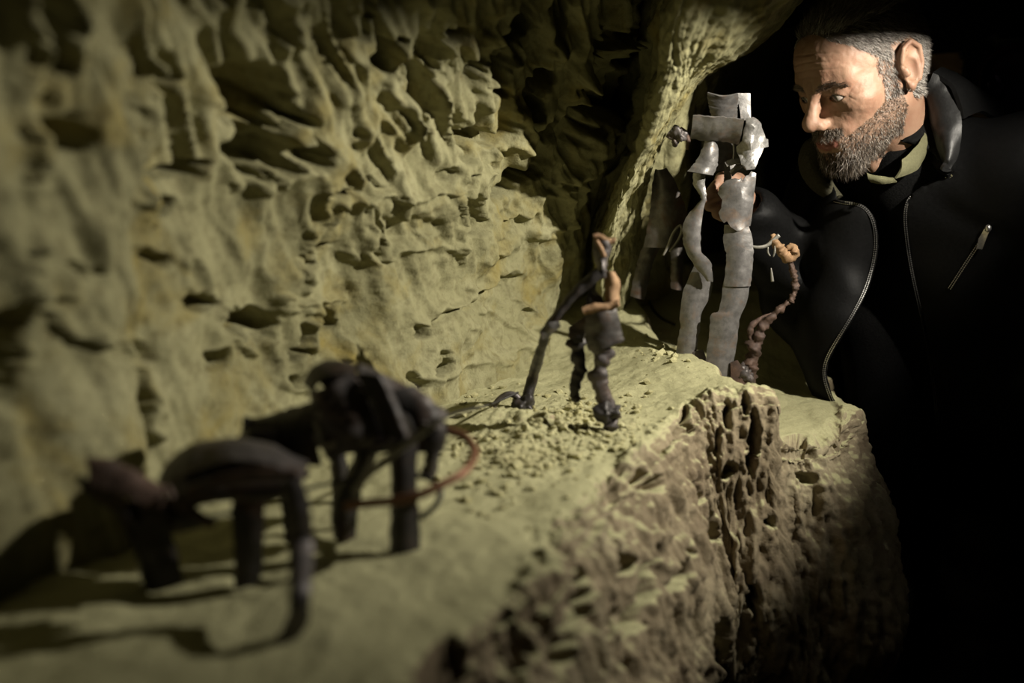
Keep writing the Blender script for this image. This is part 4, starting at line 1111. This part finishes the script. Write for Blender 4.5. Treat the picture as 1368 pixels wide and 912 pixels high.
# ---- hair strands
def strands(name, mask, dens_n, length, dirf, width, mat, parent, lift=0.35, seg=3, label=None, wave=0.15):
    idx = np.nonzero(mask)[0]
    pick = RNG.choice(idx, dens_n)
    p0 = HV[pick] + RNG.normal(0, 0.0009, (dens_n, 3)); nn_ = HN[pick]
    d = dirf(HV[pick]); d = d + lift * nn_ + RNG.normal(0, wave, d.shape)
    d /= np.linalg.norm(d, axis=1, keepdims=True)
    L = (length(HV[pick]) if callable(length) else length) * RNG.uniform(0.6, 1.25, dens_n)
    pts_ = [p0 - nn_ * 0.0008]
    cur = p0.copy(); dd = d.copy()
    for s_i in range(seg):
        cur = cur + dd * (L / seg)[:, None]; pts_.append(cur.copy())
        dd = dd + RNG.normal(0, wave * .8, dd.shape) - 0.18 * nn_ + np.array([0, 0, -0.06]); dd /= np.linalg.norm(dd, axis=1, keepdims=True)
    side = np.cross(d, nn_); side /= np.linalg.norm(side, axis=1, keepdims=True) + 1e-9
    side2 = np.cross(d, side)
    V, F = [], []
    m_ = seg + 1
    for i_, p in enumerate(pts_):
        w_ = width * (1 - 0.8 * i_ / seg)
        for a in (0, 2.094, 4.188):
            V.append(p + w_ * (math.cos(a) * side + math.sin(a) * side2))
    V = np.stack(V, 1)          # strand, 3*m, 3
    base_ = np.arange(dens_n)[:, None] * (3 * m_)
    for i_ in range(seg):
        for a in range(3):
            b = (a + 1) % 3
            F.append(np.concatenate([base_ + 3 * i_ + a, base_ + 3 * i_ + b, base_ + 3 * i_ + 3 + b, base_ + 3 * i_ + 3 + a], 1))
    return part(name, hw(V.reshape(-1, 3)), np.concatenate(F), mat, parent, label=label)

x, y, z = HV[:, 0], HV[:, 1], HV[:, 2]; ax_ = np.abs(x)
ear = (ax_ > 0.0745) & (y < 0.016) & (y > -0.045) & (z < 0.042) & (z > -0.045)
hairline = 0.022 + 0.95 * np.clip(y - 0.012, 0, 1) + 0.10 * np.clip(0.045 - ax_, 0, 1)
hmask = (~ear) & (((y < 0.07) & (z > hairline) & (y > -0.02)) | ((y <= -0.02) & (z > -0.05)))
side_b = (ax_ > 0.055) & (y > 0.002) & (y < 0.028) & (z <= 0.035) & (z > -0.03) & ~ear
def hdir(p):
    d = np.zeros_like(p); d[:, 1] = -0.55; d[:, 2] = np.where(p[:, 2] > 0.085, 0.1, -0.75); d[:, 0] = np.sign(p[:, 0]) * 0.1
    return d
fcen = HV[HF].mean(1); hv_ = hmask[HF].mean(1) > 0.5
SKIN_IDX = np.zeros(len(man.data.polygons), np.int32)
SKIN_IDX[:len(HF)][hv_] = 3
strands('hair', hmask, 24000, lambda p: 0.010 + 0.012 * sstep(0.05, 0.10, p[:, 2]), hdir, 0.00042, M_HAIR, man, lift=0.35, label='short grey hair')
jaw_line = -0.030 - 0.50 * np.clip(y - 0.02, 0, 1) + 0.007 * fbm(x * 70, y * 70, z * 70, 2)
bmask = (z < jaw_line) & (z > -0.128) & (y > -0.004) & (HN[:, 2] > -1.1)
lips = (ax_ < 0.026) & (z < -0.0585) & (z > -0.083) & (y > 0.080)
soul = (ax_ > 0.007) & (ax_ < 0.024) & (z < -0.078) & (z > -0.0885) & (y > 0.078)
must = (ax_ < 0.030) & (z < -0.0465) & (z > -0.0600) & (y > 0.083) & (HN[:, 1] > 0.2)
neck_cut = (z < -0.098) & (y < 0.012)
bmask = (bmask & ~lips & ~neck_cut & ~((ax_ < 0.040) & (z > -0.060))) | must
bv_ = bmask[HF].mean(1) > 0.5
SKIN_IDX[:len(HF)][bv_] = 2
fa_ = np.abs(fcen[:, 0])
lipm = (fa_ < 0.0235) & (fcen[:, 2] < -0.0605 + 0.10 * fa_) & (fcen[:, 2] > -0.0795 + 0.25 * fa_) & (fcen[:, 1] > 0.087)
SKIN_IDX[:len(HF)][lipm] = 1
man.data.polygons.foreach_set('material_index', SKIN_IDX)
def bdir(p):
    d = np.zeros_like(p); d[:, 2] = -0.9; d[:, 1] = 0.15
    d[:, 0] = np.sign(p[:, 0]) * np.where(p[:, 2] > -0.061, 0.5, 0.0)
    return d
def blen(p):
    return 0.0032 + 0.012 * sstep(0.03, 0.085, p[:, 1]) * sstep(-0.078, -0.105, p[:, 2]) + 0.0025 * sstep(-0.05, -0.09, p[:, 2])
strands('beard', bmask, 9500, blen, bdir, 0.00038, M_BEARD, man, lift=0.45, label='short greying beard and moustache', wave=0.3)
strands('moustache', must, 650, 0.008, bdir, 0.00042, M_BEARD, man, lift=0.3, wave=0.22)
strands('sideburn', side_b, 1300, 0.007, bdir, 0.0004, M_HAIR, man, lift=0.35)
for sg in (-1, 1):
    bz = 0.0195 + 0.10 * (np.clip(ax_, 0.012, 0.034) - 0.034) - 0.35 * np.clip(ax_ - 0.036, 0, 1)
    brm = (np.sign(x) == sg) & (ax_ > 0.011) & (ax_ < 0.052) & (np.abs(z - bz) < 0.0042) & (y > 0.05)
    def brdir(p, sg=sg):
        d = np.zeros_like(p); d[:, 0] = sg * 0.8; d[:, 2] = 0.25
        return d
    strands('eyebrow', brm, 230, 0.008, brdir, 0.0004, M_BROW, man, lift=0.25, wave=0.15)
    lm = (np.sign(x) == sg) & (np.abs(ax_ - 0.0325) < 0.013) & (np.abs(z - 0.0042) < 0.0016) & (y > 0.083)
    if lm.sum() > 5:
        strands('eyelash', lm, 22, 0.005, lambda p: np.array([[0, 0.9, -0.15]]) + 0 * p, 0.00022, M_PUPIL, man, lift=0.1, wave=0.1)

# ------------------------------------------------------------------ clothes
def poly_sdf(poly, lo_, hi_, step=2.0):
    """signed distance (pixels, inside negative) of a pixel polygon on a raster"""
    xs = np.arange(lo_[0], hi_[0], step); ys = np.arange(lo_[1], hi_[1], step)
    Xp, Yp = np.meshgrid(xs, ys, indexing='ij')
    d = np.full(Xp.shape, 1e9); ins = np.zeros(Xp.shape, bool)
    for (x0, y0), (x1, y1) in zip(poly, poly[1:] + poly[:1]):
        L2 = (x1 - x0) ** 2 + (y1 - y0) ** 2 + 1e-9
        t = np.clip(((Xp - x0) * (x1 - x0) + (Yp - y0) * (y1 - y0)) / L2, 0, 1)
        d = np.minimum(d, np.hypot(Xp - x0 - t * (x1 - x0), Yp - y0 - t * (y1 - y0)))
        cr = ((y0 > Yp) != (y1 > Yp)) & (Xp < (x1 - x0) * (Yp - y0) / (y1 - y0 + 1e-9) + x0)
        ins ^= cr
    d = np.where(ins, -d, d)
    def look(px_, py_):
        i = np.clip(((px_ - lo_[0]) / step).astype(int), 0, len(xs) - 1); j = np.clip(((py_ - lo_[1]) / step).astype(int), 0, len(ys) - 1)
        return d[i, j]
    return look

ZL = [(1118, 268), (1138, 268), (1156, 274), (1168, 290), (1173, 315), (1171, 345), (1160, 385), (1145, 415), (1130, 440), (1115, 464), (1106, 482), (1103, 500), (1109, 522), (1120, 548), (1129, 575), (1135, 605)]
ZR = [(1268, 234), (1245, 241), (1225, 250), (1211, 264), (1206, 285), (1208, 315), (1213, 350), (1220, 385), (1228, 420), (1238, 470), (1246, 530), (1254, 620)]
opening = poly_sdf(ZL + [(1140, 700), (1150, 900), (1262, 900)] + ZR[::-1] + [(1240, 200), (1180, 180), (1110, 230)], (1000, 100), (1400, 920))

fj = Field((0.36, 1.28, 0.78), (1.24, 2.14, 1.66), 0.0055)
torso_field(fj); 
# the right front hangs forward as he leans
fj.add(fj.cone(P(1135, 300, 1.62), P(1122, 420, 1.60), 0.034, 0.028), 0.05)
fj.add(fj.cone(P(1122, 420, 1.60), P(1126, 500, 1.59), 0.028, 0.020), 0.05)
fj.add(fj.cone(P(1126, 500, 1.59), P(1160, 610, 1.62), 0.020, 0.02), 0.05)
fj.add(fj.cone(P(1066, 400, 1.71), P(1104, 455, 1.63), 0.035, 0.03), 0.04)
arms_field(fj)
wr = 0.006 * np.sin(60 * (fj.Z + 0.6 * fj.X) + 4 * vnoise(fj.X * 9, fj.Y * 9, fj.Z * 9)) * np.clip(1 - np.abs(fj.d) / 0.06, 0, 1)
nearR = fj.cone(RE, RW, 0.05, 0.045) < 0.05
dj = fj.d - 0.020 + np.where(nearR, wr, 0.35 * wr) + 0.006 * vnoise(fj.X * 7, fj.Y * 7, fj.Z * 7)
shell = np.abs(dj) - 0.0062
shell = np.maximum(shell, 0.83 - fj.Z)                                   # hem
nk = (fj.X - NECK[0]) ** 2 + (fj.Y - NECK[1]) ** 2
top_cut = 0.074 - np.sqrt(nk + (fj.Z - NECK[2]) ** 2)
shell = np.maximum(shell, top_cut)
cf_ = fj.cone(RW + (RW - RE) * .34, RW + (RW - RE) * .8, 0.05, 0.06); shell = np.maximum(shell, -cf_)
cf_ = fj.cone(LW + (LW - LE) * .02, LW + (LW - LE) * .6, 0.052, 0.06); shell = np.maximum(shell, -cf_)
ppx, ppy, ppz = to_px(np.stack([fj.X, fj.Y, fj.Z], -1))
tz_ = np.clip((CHEST[2] - fj.Z) / (CHEST[2] - HIP[2]), -.6, 1)
axX = CHEST[0] + (HIP[0] - CHEST[0]) * tz_; axY = CHEST[1] + (HIP[1] - CHEST[1]) * tz_
frontness = (fj.X - axX) * bf[0] + (fj.Y - axY) * bf[1]
opn = opening(ppx, ppy) * ppz / FPX
shell = np.maximum(shell, -np.maximum(opn, 0.02 - frontness))
fj.d = shell.astype(np.float32)
JV, JF = fj.mesh()
jacket = part('jacket', JV, JF, M_LEATHER, man, label='black leather jacket, unzipped')
JB = BVHTree.FromPolygons([tuple(v) for v in JV], [tuple(f) for f in JF.tolist()])

def jsurf(px_, py_, Yg=None):
    d = Vector(ray(px_, py_)).normalized()
    h = JB.ray_cast(Vector(CAM), d)
    if h[0] is not None and h[0].y < 1.75: return np.array(h[0])
    p = P(px_, py_, Yg or 1.56)
    return np.array(JB.find_nearest(Vector(p))[0])

def zip_line(path, shift, nteeth, name, parent):
    p2 = resample(np.array([[a + shift, b, 0] for a, b in path]), 60)
    pts_ = np.array([jsurf(q[0], q[1]) for q in p2])
    for _ in range(4): pts_[1:-1] = (pts_[:-2] + 2 * pts_[1:-1] + pts_[2:]) / 4
    pts_ = pts_ + (CAM - pts_) / np.linalg.norm(CAM - pts_, axis=1, keepdims=True) * 0.0025
    seg = np.linalg.norm(np.diff(pts_, axis=0), axis=1); cum = np.concatenate([[0], np.cumsum(seg)])
    T = np.arange(0, cum[-1], 0.0034)
    V, F = [], []
    cube = np.array([[a, b, c] for a in (-1, 1) for b in (-1, 1) for c in (-1, 1)], float)
    cf2 = np.array([[0, 1, 3, 2], [4, 6, 7, 5], [0, 4, 5, 1], [2, 3, 7, 6], [0, 2, 6, 4], [1, 5, 7, 3]])
    for i_, t in enumerate(T):
        p = np.array([np.interp(t, cum, pts_[:, k_]) for k_ in range(3)])
        pn = np.array([np.interp(t + .002, cum, pts_[:, k_]) for k_ in range(3)]); tg = pn - p
        if np.linalg.norm(tg) < 1e-6: continue
        tg /= np.linalg.norm(tg); vw = (CAM - p) / np.linalg.norm(CAM - p)
        sd = np.cross(tg, vw); sd /= np.linalg.norm(sd) + 1e-9
        V.append(p + cube[:, :1] * tg * 0.0011 + cube[:, 1:2] * sd * 0.0022 + cube[:, 2:3] * vw * 0.0014)
        F.append(cf2 + 8 * (len(V) - 1))
    tape = tube('zip_tape', pts_ - (CAM - pts_) / np.linalg.norm(CAM - pts_, axis=1, keepdims=True) * 0.0015, .0032, M_LEATHER, parent, n=6, nu=60)
    z_ = part(name, np.concatenate(V), np.concatenate(F), M_ZIP, jacket, smooth=False, label='silver zip teeth')
    return z_, pts_
zip_line(ZL, -3, 90, 'zip', jacket)
zip_line(ZR, 3, 90, 'zip', jacket)
pk = [(1322, 304), (1308, 325), (1290, 352), (1268, 386)]
zp, zpts = zip_line(pk, 0, 20, 'pocket_zip', jacket)
pp = jsurf(1316, 312)
vw = (CAM - pp) / np.linalg.norm(CAM - pp)
plate('zip_pull', [jsurf(a, b) + vw * 0.007 for a, b in [(1318, 302), (1323, 307), (1318, 318), (1312, 333), (1305, 331), (1308, 318), (1314, 307)]], M_ZIP, jacket, thick=.0016, dent=0, label='steel zip pull')
lump('zip_slider', jsurf(1320, 305) + vw * .006, (.004, .004, .005), M_ZIP, jacket, amp=.2, fs=200, n=10)

# stand-up collar: near side and far side, turned down lapels
def rows(*lines): return [np.array(l) for l in lines]
cN = [P(1246, 98, 1.535), P(1262, 105, 1.53), P(1276, 124, 1.52), P(1284, 160, 1.50), P(1280, 195, 1.49), P(1270, 226, 1.485)]
cM = [P(1238, 132, 1.56), P(1243, 150, 1.55), P(1248, 172, 1.53), P(1254, 196, 1.51), P(1262, 216, 1.495), P(1268, 230, 1.488)]
collar = sheet('collar', cN, cM, M_COLLAR, jacket, thick=.007, nu=40, nv=12, bulge=.012, rag=0, dent=.002, dent_s=40, label='worn black leather collar')
cI = [P(1228, 118, 1.59), P(1228, 150, 1.585), P(1230, 178, 1.575), P(1236, 204, 1.55), P(1250, 224, 1.51), P(1266, 236, 1.492)]
sheet('collar_fold', cM, cI, M_LEATHER, jacket, thick=.006, nu=40, nv=10, bulge=-.006, rag=0, dent=.0015, dent_s=40)
cB = [P(1246, 98, 1.535), P(1258, 92, 1.60), P(1270, 100, 1.66), P(1290, 116, 1.68), P(1330, 140, 1.64)]
cB2 = [P(1284, 160, 1.50), P(1310, 150, 1.54), P(1330, 160, 1.58), P(1350, 165, 1.60), P(1368, 172, 1.60)]
sheet('shoulder_yoke', cB, cB2, M_LEATHER, jacket, thick=.006, nu=30, nv=12, bulge=.012, rag=0)
fL = [P(1096, 182, 1.66), P(1076, 192, 1.65), P(1068, 216, 1.64), P(1078, 244, 1.63), P(1106, 266, 1.62)]
fI = [P(1120, 188, 1.66), P(1106, 200, 1.645), P(1102, 222, 1.635), P(1110, 244, 1.625), P(1124, 264, 1.62)]
sheet('collar_lining', fL, fI, M_LINING, jacket, thick=.007, nu=30, nv=12, bulge=.014, rag=0, label='olive fleece lining of the far collar')
# shirt collar
sheet('shirt_collar', [P(1234, 178, 1.535), P(1226, 192, 1.52), P(1214, 206, 1.505), P(1204, 214, 1.495)], [P(1237, 200, 1.53), P(1232, 214, 1.52), P(1222, 228, 1.505), P(1196, 238, 1.488)], M_SHIRT, man, thick=.003, nu=26, bulge=.004, rag=0, label='olive shirt collar')
sheet('shirt_collar', [P(1158, 231, 1.50), P(1172, 236, 1.495), P(1190, 238, 1.492)], [P(1164, 242, 1.50), P(1178, 245, 1.492), P(1198, 243, 1.487)], M_SHIRT, man, thick=.003, nu=20, bulge=.003, rag=0)

fs_ = Field((0.42, 1.38, 0.80), (1.12, 2.02, 1.52), 0.009)
torso_field(fs_)
fs_.add(fs_.cone(P(1168, 430, 1.69), P(1188, 620, 1.71), 0.052, 0.052), 0.04)
fs_.d = fs_.d - 0.009 - 0.010 * np.clip(1 - np.sqrt((fs_.X - NECK[0]) ** 2 + (fs_.Y - NECK[1]) ** 2 + (fs_.Z - NECK[2]) ** 2) / .2, 0, 1) + 0.002 * vnoise(fs_.X * 40, fs_.Y * 40, fs_.Z * 12)
fs_.d = np.maximum(fs_.d, 0.068 - np.sqrt((fs_.X - NECK[0]) ** 2 + (fs_.Y - NECK[1]) ** 2 + (fs_.Z - NECK[2] - .085) ** 2))
SV, SF = fs_.mesh()
part('sweater', SV, SF, M_KNIT, man, label='black knitted sweater')
ft_ = Field((0.5, 1.5, 0.06), (1.16, 2.1, 1.02), 0.009)
ft_.d = ft_.cone(HIP - sh * .07, HIP + sh * .07, 0.11, 0.11)
legs_field(ft_)
ft_.d = ft_.d - 0.018 + 0.008 * np.sin(38 * ft_.Z + 5 * vnoise(ft_.X * 7, ft_.Y * 7, ft_.Z * 7))
ft_.d = np.maximum(ft_.d, ft_.Z - 0.98)
TV, TF = ft_.mesh()
part('trousers', TV, TF, M_TROUSER, man, label='dark grey trousers')
for A_ in (RA, LA):
    a = A_ + np.array([0.03, .05, -.05]); b = A_ + bf * 0.18 + np.array([0, 0, -.05])
    fz_ = Field(np.minimum(a, b) - .08, np.maximum(a, b) + .09, 0.006)
    fz_.d = fz_.cone(a, b, .044, .036); fz_.add(fz_.cone(A_, A_ + np.array([0, 0, .05]), .05, .052), .02)
    fz_.d = np.maximum(fz_.d, 0.004 - fz_.Z)
    v, f = fz_.mesh()
    part('shoe', v, f, M_SHOE, man)

# ------------------------------------------------------------------ hooded work lamp that lights the niche (stands beside the frame)
LP = np.array(LAMP)
aim = np.array(LAMP_AIM); aim_h = np.array([aim[0], aim[1], 0]); aim_h /= np.linalg.norm(aim_h)
lsd = np.cross(aim_h, [0, 0, 1.0])
lamp = thing('work_lamp', 'hooded black work lamp on a tripod beside the ledge', 'lamp', (LP[0], LP[1], 0.0))
M_LAMP = plain_mat('lamp_black_metal', (0.015, 0.015, 0.015), 0.5, 0.3)
def lp(a, b, c): return LP + aim_h * a + lsd * b + np.array([0, 0, c])
sheet('visor', [lp(-.06, -.20, .05), lp(-.06, .20, .05)], [lp(.15, -.24, -.006), lp(.15, .24, -.044)], M_LAMP, lamp, nu=16, rag=0, dent=0)
sheet('back_shell', [lp(-.06, -.20, .05), lp(-.09, -.20, -.03), lp(-.07, -.20, -.15)], [lp(-.06, .20, .05), lp(-.09, .20, -.03), lp(-.07, .20, -.15)], M_LAMP, lamp, nu=14, rag=0, dent=0)
sheet('lower_flap', [lp(-.07, -.20, -.15), lp(.0, -.20, -.14), lp(.08, -.22, -.134)], [lp(-.07, .20, -.15), lp(.0, .20, -.14), lp(.08, .22, -.134)], M_LAMP, lamp, nu=14, rag=0, dent=0)  # out-of-view flap, added to keep the lamp's light off the ledge foot
tube('pole', [lp(-.08, 0, -.06), lp(-.08, 0, -.5), lp(-.08, 0, -LP[2] + .35)], .012, M_LAMP, lamp, nu=12)
for a_ in (0.3, 2.4, 4.5):
    e_ = np.array([math.cos(a_), math.sin(a_), 0]) * .26
    t0_ = lp(-.08, 0, -LP[2] + .42)
    tube('leg', [t0_, np.array([t0_[0] + e_[0], t0_[1] + e_[1], 0.012])], .009, M_LAMP, lamp, nu=6)

# ------------------------------------------------------------------ photographer in the dark behind
M_SKIN2 = skin_mat('pale_skin', (0.56, 0.40, 0.28), (0.52, 0.35, 0.24))
M_COAT = plain_mat('black_coat', (0.008, 0.008, 0.008), 0.85, 0.0, 0.1, nscale=120)
M_CAP = plain_mat('dark_cap', (0.02, 0.022, 0.02), 0.9, 0.0, 0.1, nscale=120)
M_CAMB = plain_mat('camera_black', (0.012, 0.011, 0.011), 0.45, 0.0, 0.4)
M_MAROON = plain_mat('maroon_barrel', (0.05, 0.010, 0.009), 0.5, 0.0, 0.3, nscale=60)
M_GREYG = plain_mat('grey_grip', (0.10, 0.11, 0.11), 0.6, 0.0, 0.3)
ml, ntl, bl = new_mat('violet_lens_glass')
bl.inputs['Base Color'].default_value = (0.03, 0.015, 0.06, 1); bl.inputs['Roughness'].default_value = 0.06
bl.inputs['Specular IOR Level'].default_value = 1.0; bl.inputs['Specular Tint'].default_value = (0.75, 0.62, 1.0, 1)
YB2 = 2.25
ho = P(1290, 66, YB2)
yw = math.radians(20)
f2 = np.array([-math.sin(yw), -math.cos(yw), -.05]); f2 /= np.linalg.norm(f2)
r2 = np.cross(f2, [0, 0, 1.0]); r2 /= np.linalg.norm(r2); u2 = np.cross(r2, f2)
R2 = np.stack([r2, f2, u2], 1)
def h2(p): return np.asarray(p) @ R2.T + ho
neck2 = h2((0, -.05, -.16))
lo2, hi2 = (neck2 - np.array([.42, .35, neck2[2]])), neck2 + np.array([.42, .30, .1])
fp = Field(lo2, hi2, 0.013)
ch = neck2 + np.array([0, .0, -.22]); hp = np.array([neck2[0], neck2[1] + .02, .92])
s2 = np.array([r2[0], r2[1], 0])
CAMO = P(1356, 104, YB2 - .36)          # front of the lens
Lc = CAMO - f2 * 0.10
RSh, LSh = neck2 + s2 * .19 + np.array([0, 0, -.09]), neck2 - s2 * .19 + np.array([0, 0, -.09])
RHn, LHn = Lc + r2 * .075 + np.array([0, 0, -.095]), Lc - r2 * .02 + np.array([0, 0, -.07])
RE2 = (RSh + RHn) / 2 + np.array([0, 0, -.2]) + s2 * .07; LE2 = (LSh + LHn) / 2 + np.array([0, 0, -.18]) - s2 * .07
def body2(f, o=0.0):
    f.d = f.cone(neck2, ch, .06 + o, .1 + o)
    f.add(f.cone(ch - s2 * .07, hp - s2 * .06, .12 + o, .12 + o), .05); f.add(f.cone(ch + s2 * .07, hp + s2 * .06, .12 + o, .12 + o), .05)
    f.add(f.cone(RSh, LSh, .06 + o, .06 + o), .05)
    f.chain([RSh, RE2, RHn], [.055 + o, .045 + o, .033 + o], .03); f.chain([LSh, LE2, LHn], [.055 + o, .045 + o, .033 + o], .03)
body2(fp)
for sg in (-1, 1):
    a = hp + s2 * .085 * sg
    fp.chain([a, a + np.array([0, -.02, -.42]), np.array([a[0], a[1] + .03, .08])], [.09, .06, .045], .04)
    fp.add(fp.cone(np.array([a[0], a[1] + .04, .04]), np.array([a[0], a[1], .04]) + f2 * .17, .036, .03), .02)
v2, ff2 = fp.mesh()
def bhand(c, n_, s_):
    fhx = Field(c - .1, c + .1, .004)
    fhx.d = fhx.ball(c, (.035, .03, .04))
    for i_ in range(4):
        k0 = c + u2 * (.03 - .02 * i_) * s_ + f2 * .02
        fhx.chain([k0, k0 + f2 * .03 - n_ * .01, k0 + f2 * .035 - n_ * .035, k0 + f2 * .02 - n_ * .05], [.011, .010, .009, .008], .004)
    fhx.chain([c + u2 * .02, c + u2 * .045 - n_ * .02, c + u2 * .05 - n_ * .045], [.013, .011, .009], .006)
    return fhx.mesh()
vr, fr = bhand(RHn, r2, 1); vl, fl = bhand(LHn, -r2, 1)
ks = HV; kf = HF
aV, aF, o_ = [], [], 0
for v, f in ((h2(ks), kf), (v2, ff2), (vr, fr), (vl, fl)):
    aV.append(v); aF.append(f + o_); o_ += len(v)
p2 = link('person', mesh_np('person', np.concatenate(aV), np.concatenate(aF)), M_SKIN2, label='person in dark hooded coat in the shadows, holding a camera up to the face', cat='person')
fc = Field(lo2, hi2 + np.array([0, 0, .02]), 0.013)
body2(fc, .02)
fc.d = np.maximum(fc.d, .55 - fc.Z)
for c in (RHn, LHn): fc.d = np.maximum(fc.d, .055 - np.sqrt((fc.X - c[0]) ** 2 + (fc.Y - c[1]) ** 2 + (fc.Z - c[2]) ** 2))
v, f = fc.mesh(); part('coat', v, f, M_COAT, p2, label='dark coat')
ft2 = Field((lo2[0], lo2[1], .05), (hi2[0], hi2[1], 1.0), .014)
ft2.d = ft2.cone(hp - s2 * .06, hp + s2 * .06, .13, .13)
for sg in (-1, 1):
    a = hp + s2 * .085 * sg
    ft2.chain([a, a + np.array([0, -.02, -.42]), np.array([a[0], a[1] + .03, .09])], [.105, .078, .065], .03)
v, f = ft2.mesh(); part('trousers', v, f, M_COAT, p2)
fcap = Field(ho - .21, ho + .21, .0055)
fcap.d = np.abs(fcap.ball(h2((0, -.025, .015)), (.100, .150, .132)) - .004) - .004
lx = [(fcap.X - ho[0]) * R2[0, i] + (fcap.Y - ho[1]) * R2[1, i] + (fcap.Z - ho[2]) * R2[2, i] for i in range(3)]
fcap.d = np.maximum(fcap.d, np.minimum(lx[1] - .02, -.012 - lx[2]))
v, f = fcap.mesh(); hood = part('hood', v, f, M_CAP, p2, label='dark hood')
# camera
cm = thing('photo_camera', 'black camera with maroon lens barrel held by the person in the shadows', 'camera', tuple(Lc))
def cl(a, b, c): return CAMO + f2 * a + r2 * b + u2 * c
def lathe(name, prof, mat, parent, n_=40):
    a = np.linspace(0, 2 * math.pi, n_, endpoint=False)
    V = np.stack([np.stack([cl(x_p, r_p * math.cos(t), r_p * math.sin(t)) for t in a]) for x_p, r_p in prof])
    return part(name, V.reshape(-1, 3), grid_faces(len(prof), n_, wrap=True), mat, parent)
lathe('lens_barrel', [(-.12, .045), (-.10, .055), (-.095, .058), (-.06, .058), (-.058, .061), (-.04, .061), (-.038, .059), (0, .062), (.002, .058), (-.004, .054), (-.02, .050)], M_MAROON, cm)
lathe('front_lens', [(-.012, .001), (-.0122, .012), (-.0135, .026), (-.016, .038), (-.021, .051)][::-1], ml, cm)
for nm, (a0, a1, b0, b1, c0, c1), mt_ in (('body', (-.17, -.115, -.075, .075, -.055, .05), M_CAMB), ('viewfinder_hump', (-.165, -.11, -.03, .03, .05, .075), M_GREYG), ('grip', (-.16, -.09, .05, .08, -.055, .045), M_CAMB)):
    bmx = bmesh.new(); bmesh.ops.create_cube(bmx, size=1.0)
    for v in bmx.verts:
        q = v.co + Vector((.5, .5, .5))
        v.co = Vector(cl(a0 + (a1 - a0) * q.x, b0 + (b1 - b0) * q.y, c0 + (c1 - c0) * q.z) - root_of(cm))
    bmesh.ops.bevel(bmx, geom=bmx.edges[:], offset=.008, segments=3, affect='EDGES')
    bmesh.ops.recalc_face_normals(bmx, faces=bmx.faces[:])
    me = bpy.data.meshes.new(nm); bmx.to_mesh(me); bmx.free()
    link(nm, me, mt_, cm)

mscr = plain_mat('camera_screen_glass', (0.02, 0.02, 0.022), 0.15, 0.0, 0.5, bump_s=0.0)
scr = np.array([cl(-.173, -.045, -.03), cl(-.173, .045, -.03), cl(-.173, .045, .03), cl(-.173, -.045, .03), cl(-.171, -.045, -.03), cl(-.171, .045, -.03), cl(-.171, .045, .03), cl(-.171, -.045, .03)])
part('screen', scr, np.array([[0, 1, 2, 3], [7, 6, 5, 4], [0, 4, 5, 1], [1, 5, 6, 2], [2, 6, 7, 3], [3, 7, 4, 0]]), mscr, cm, smooth=False)
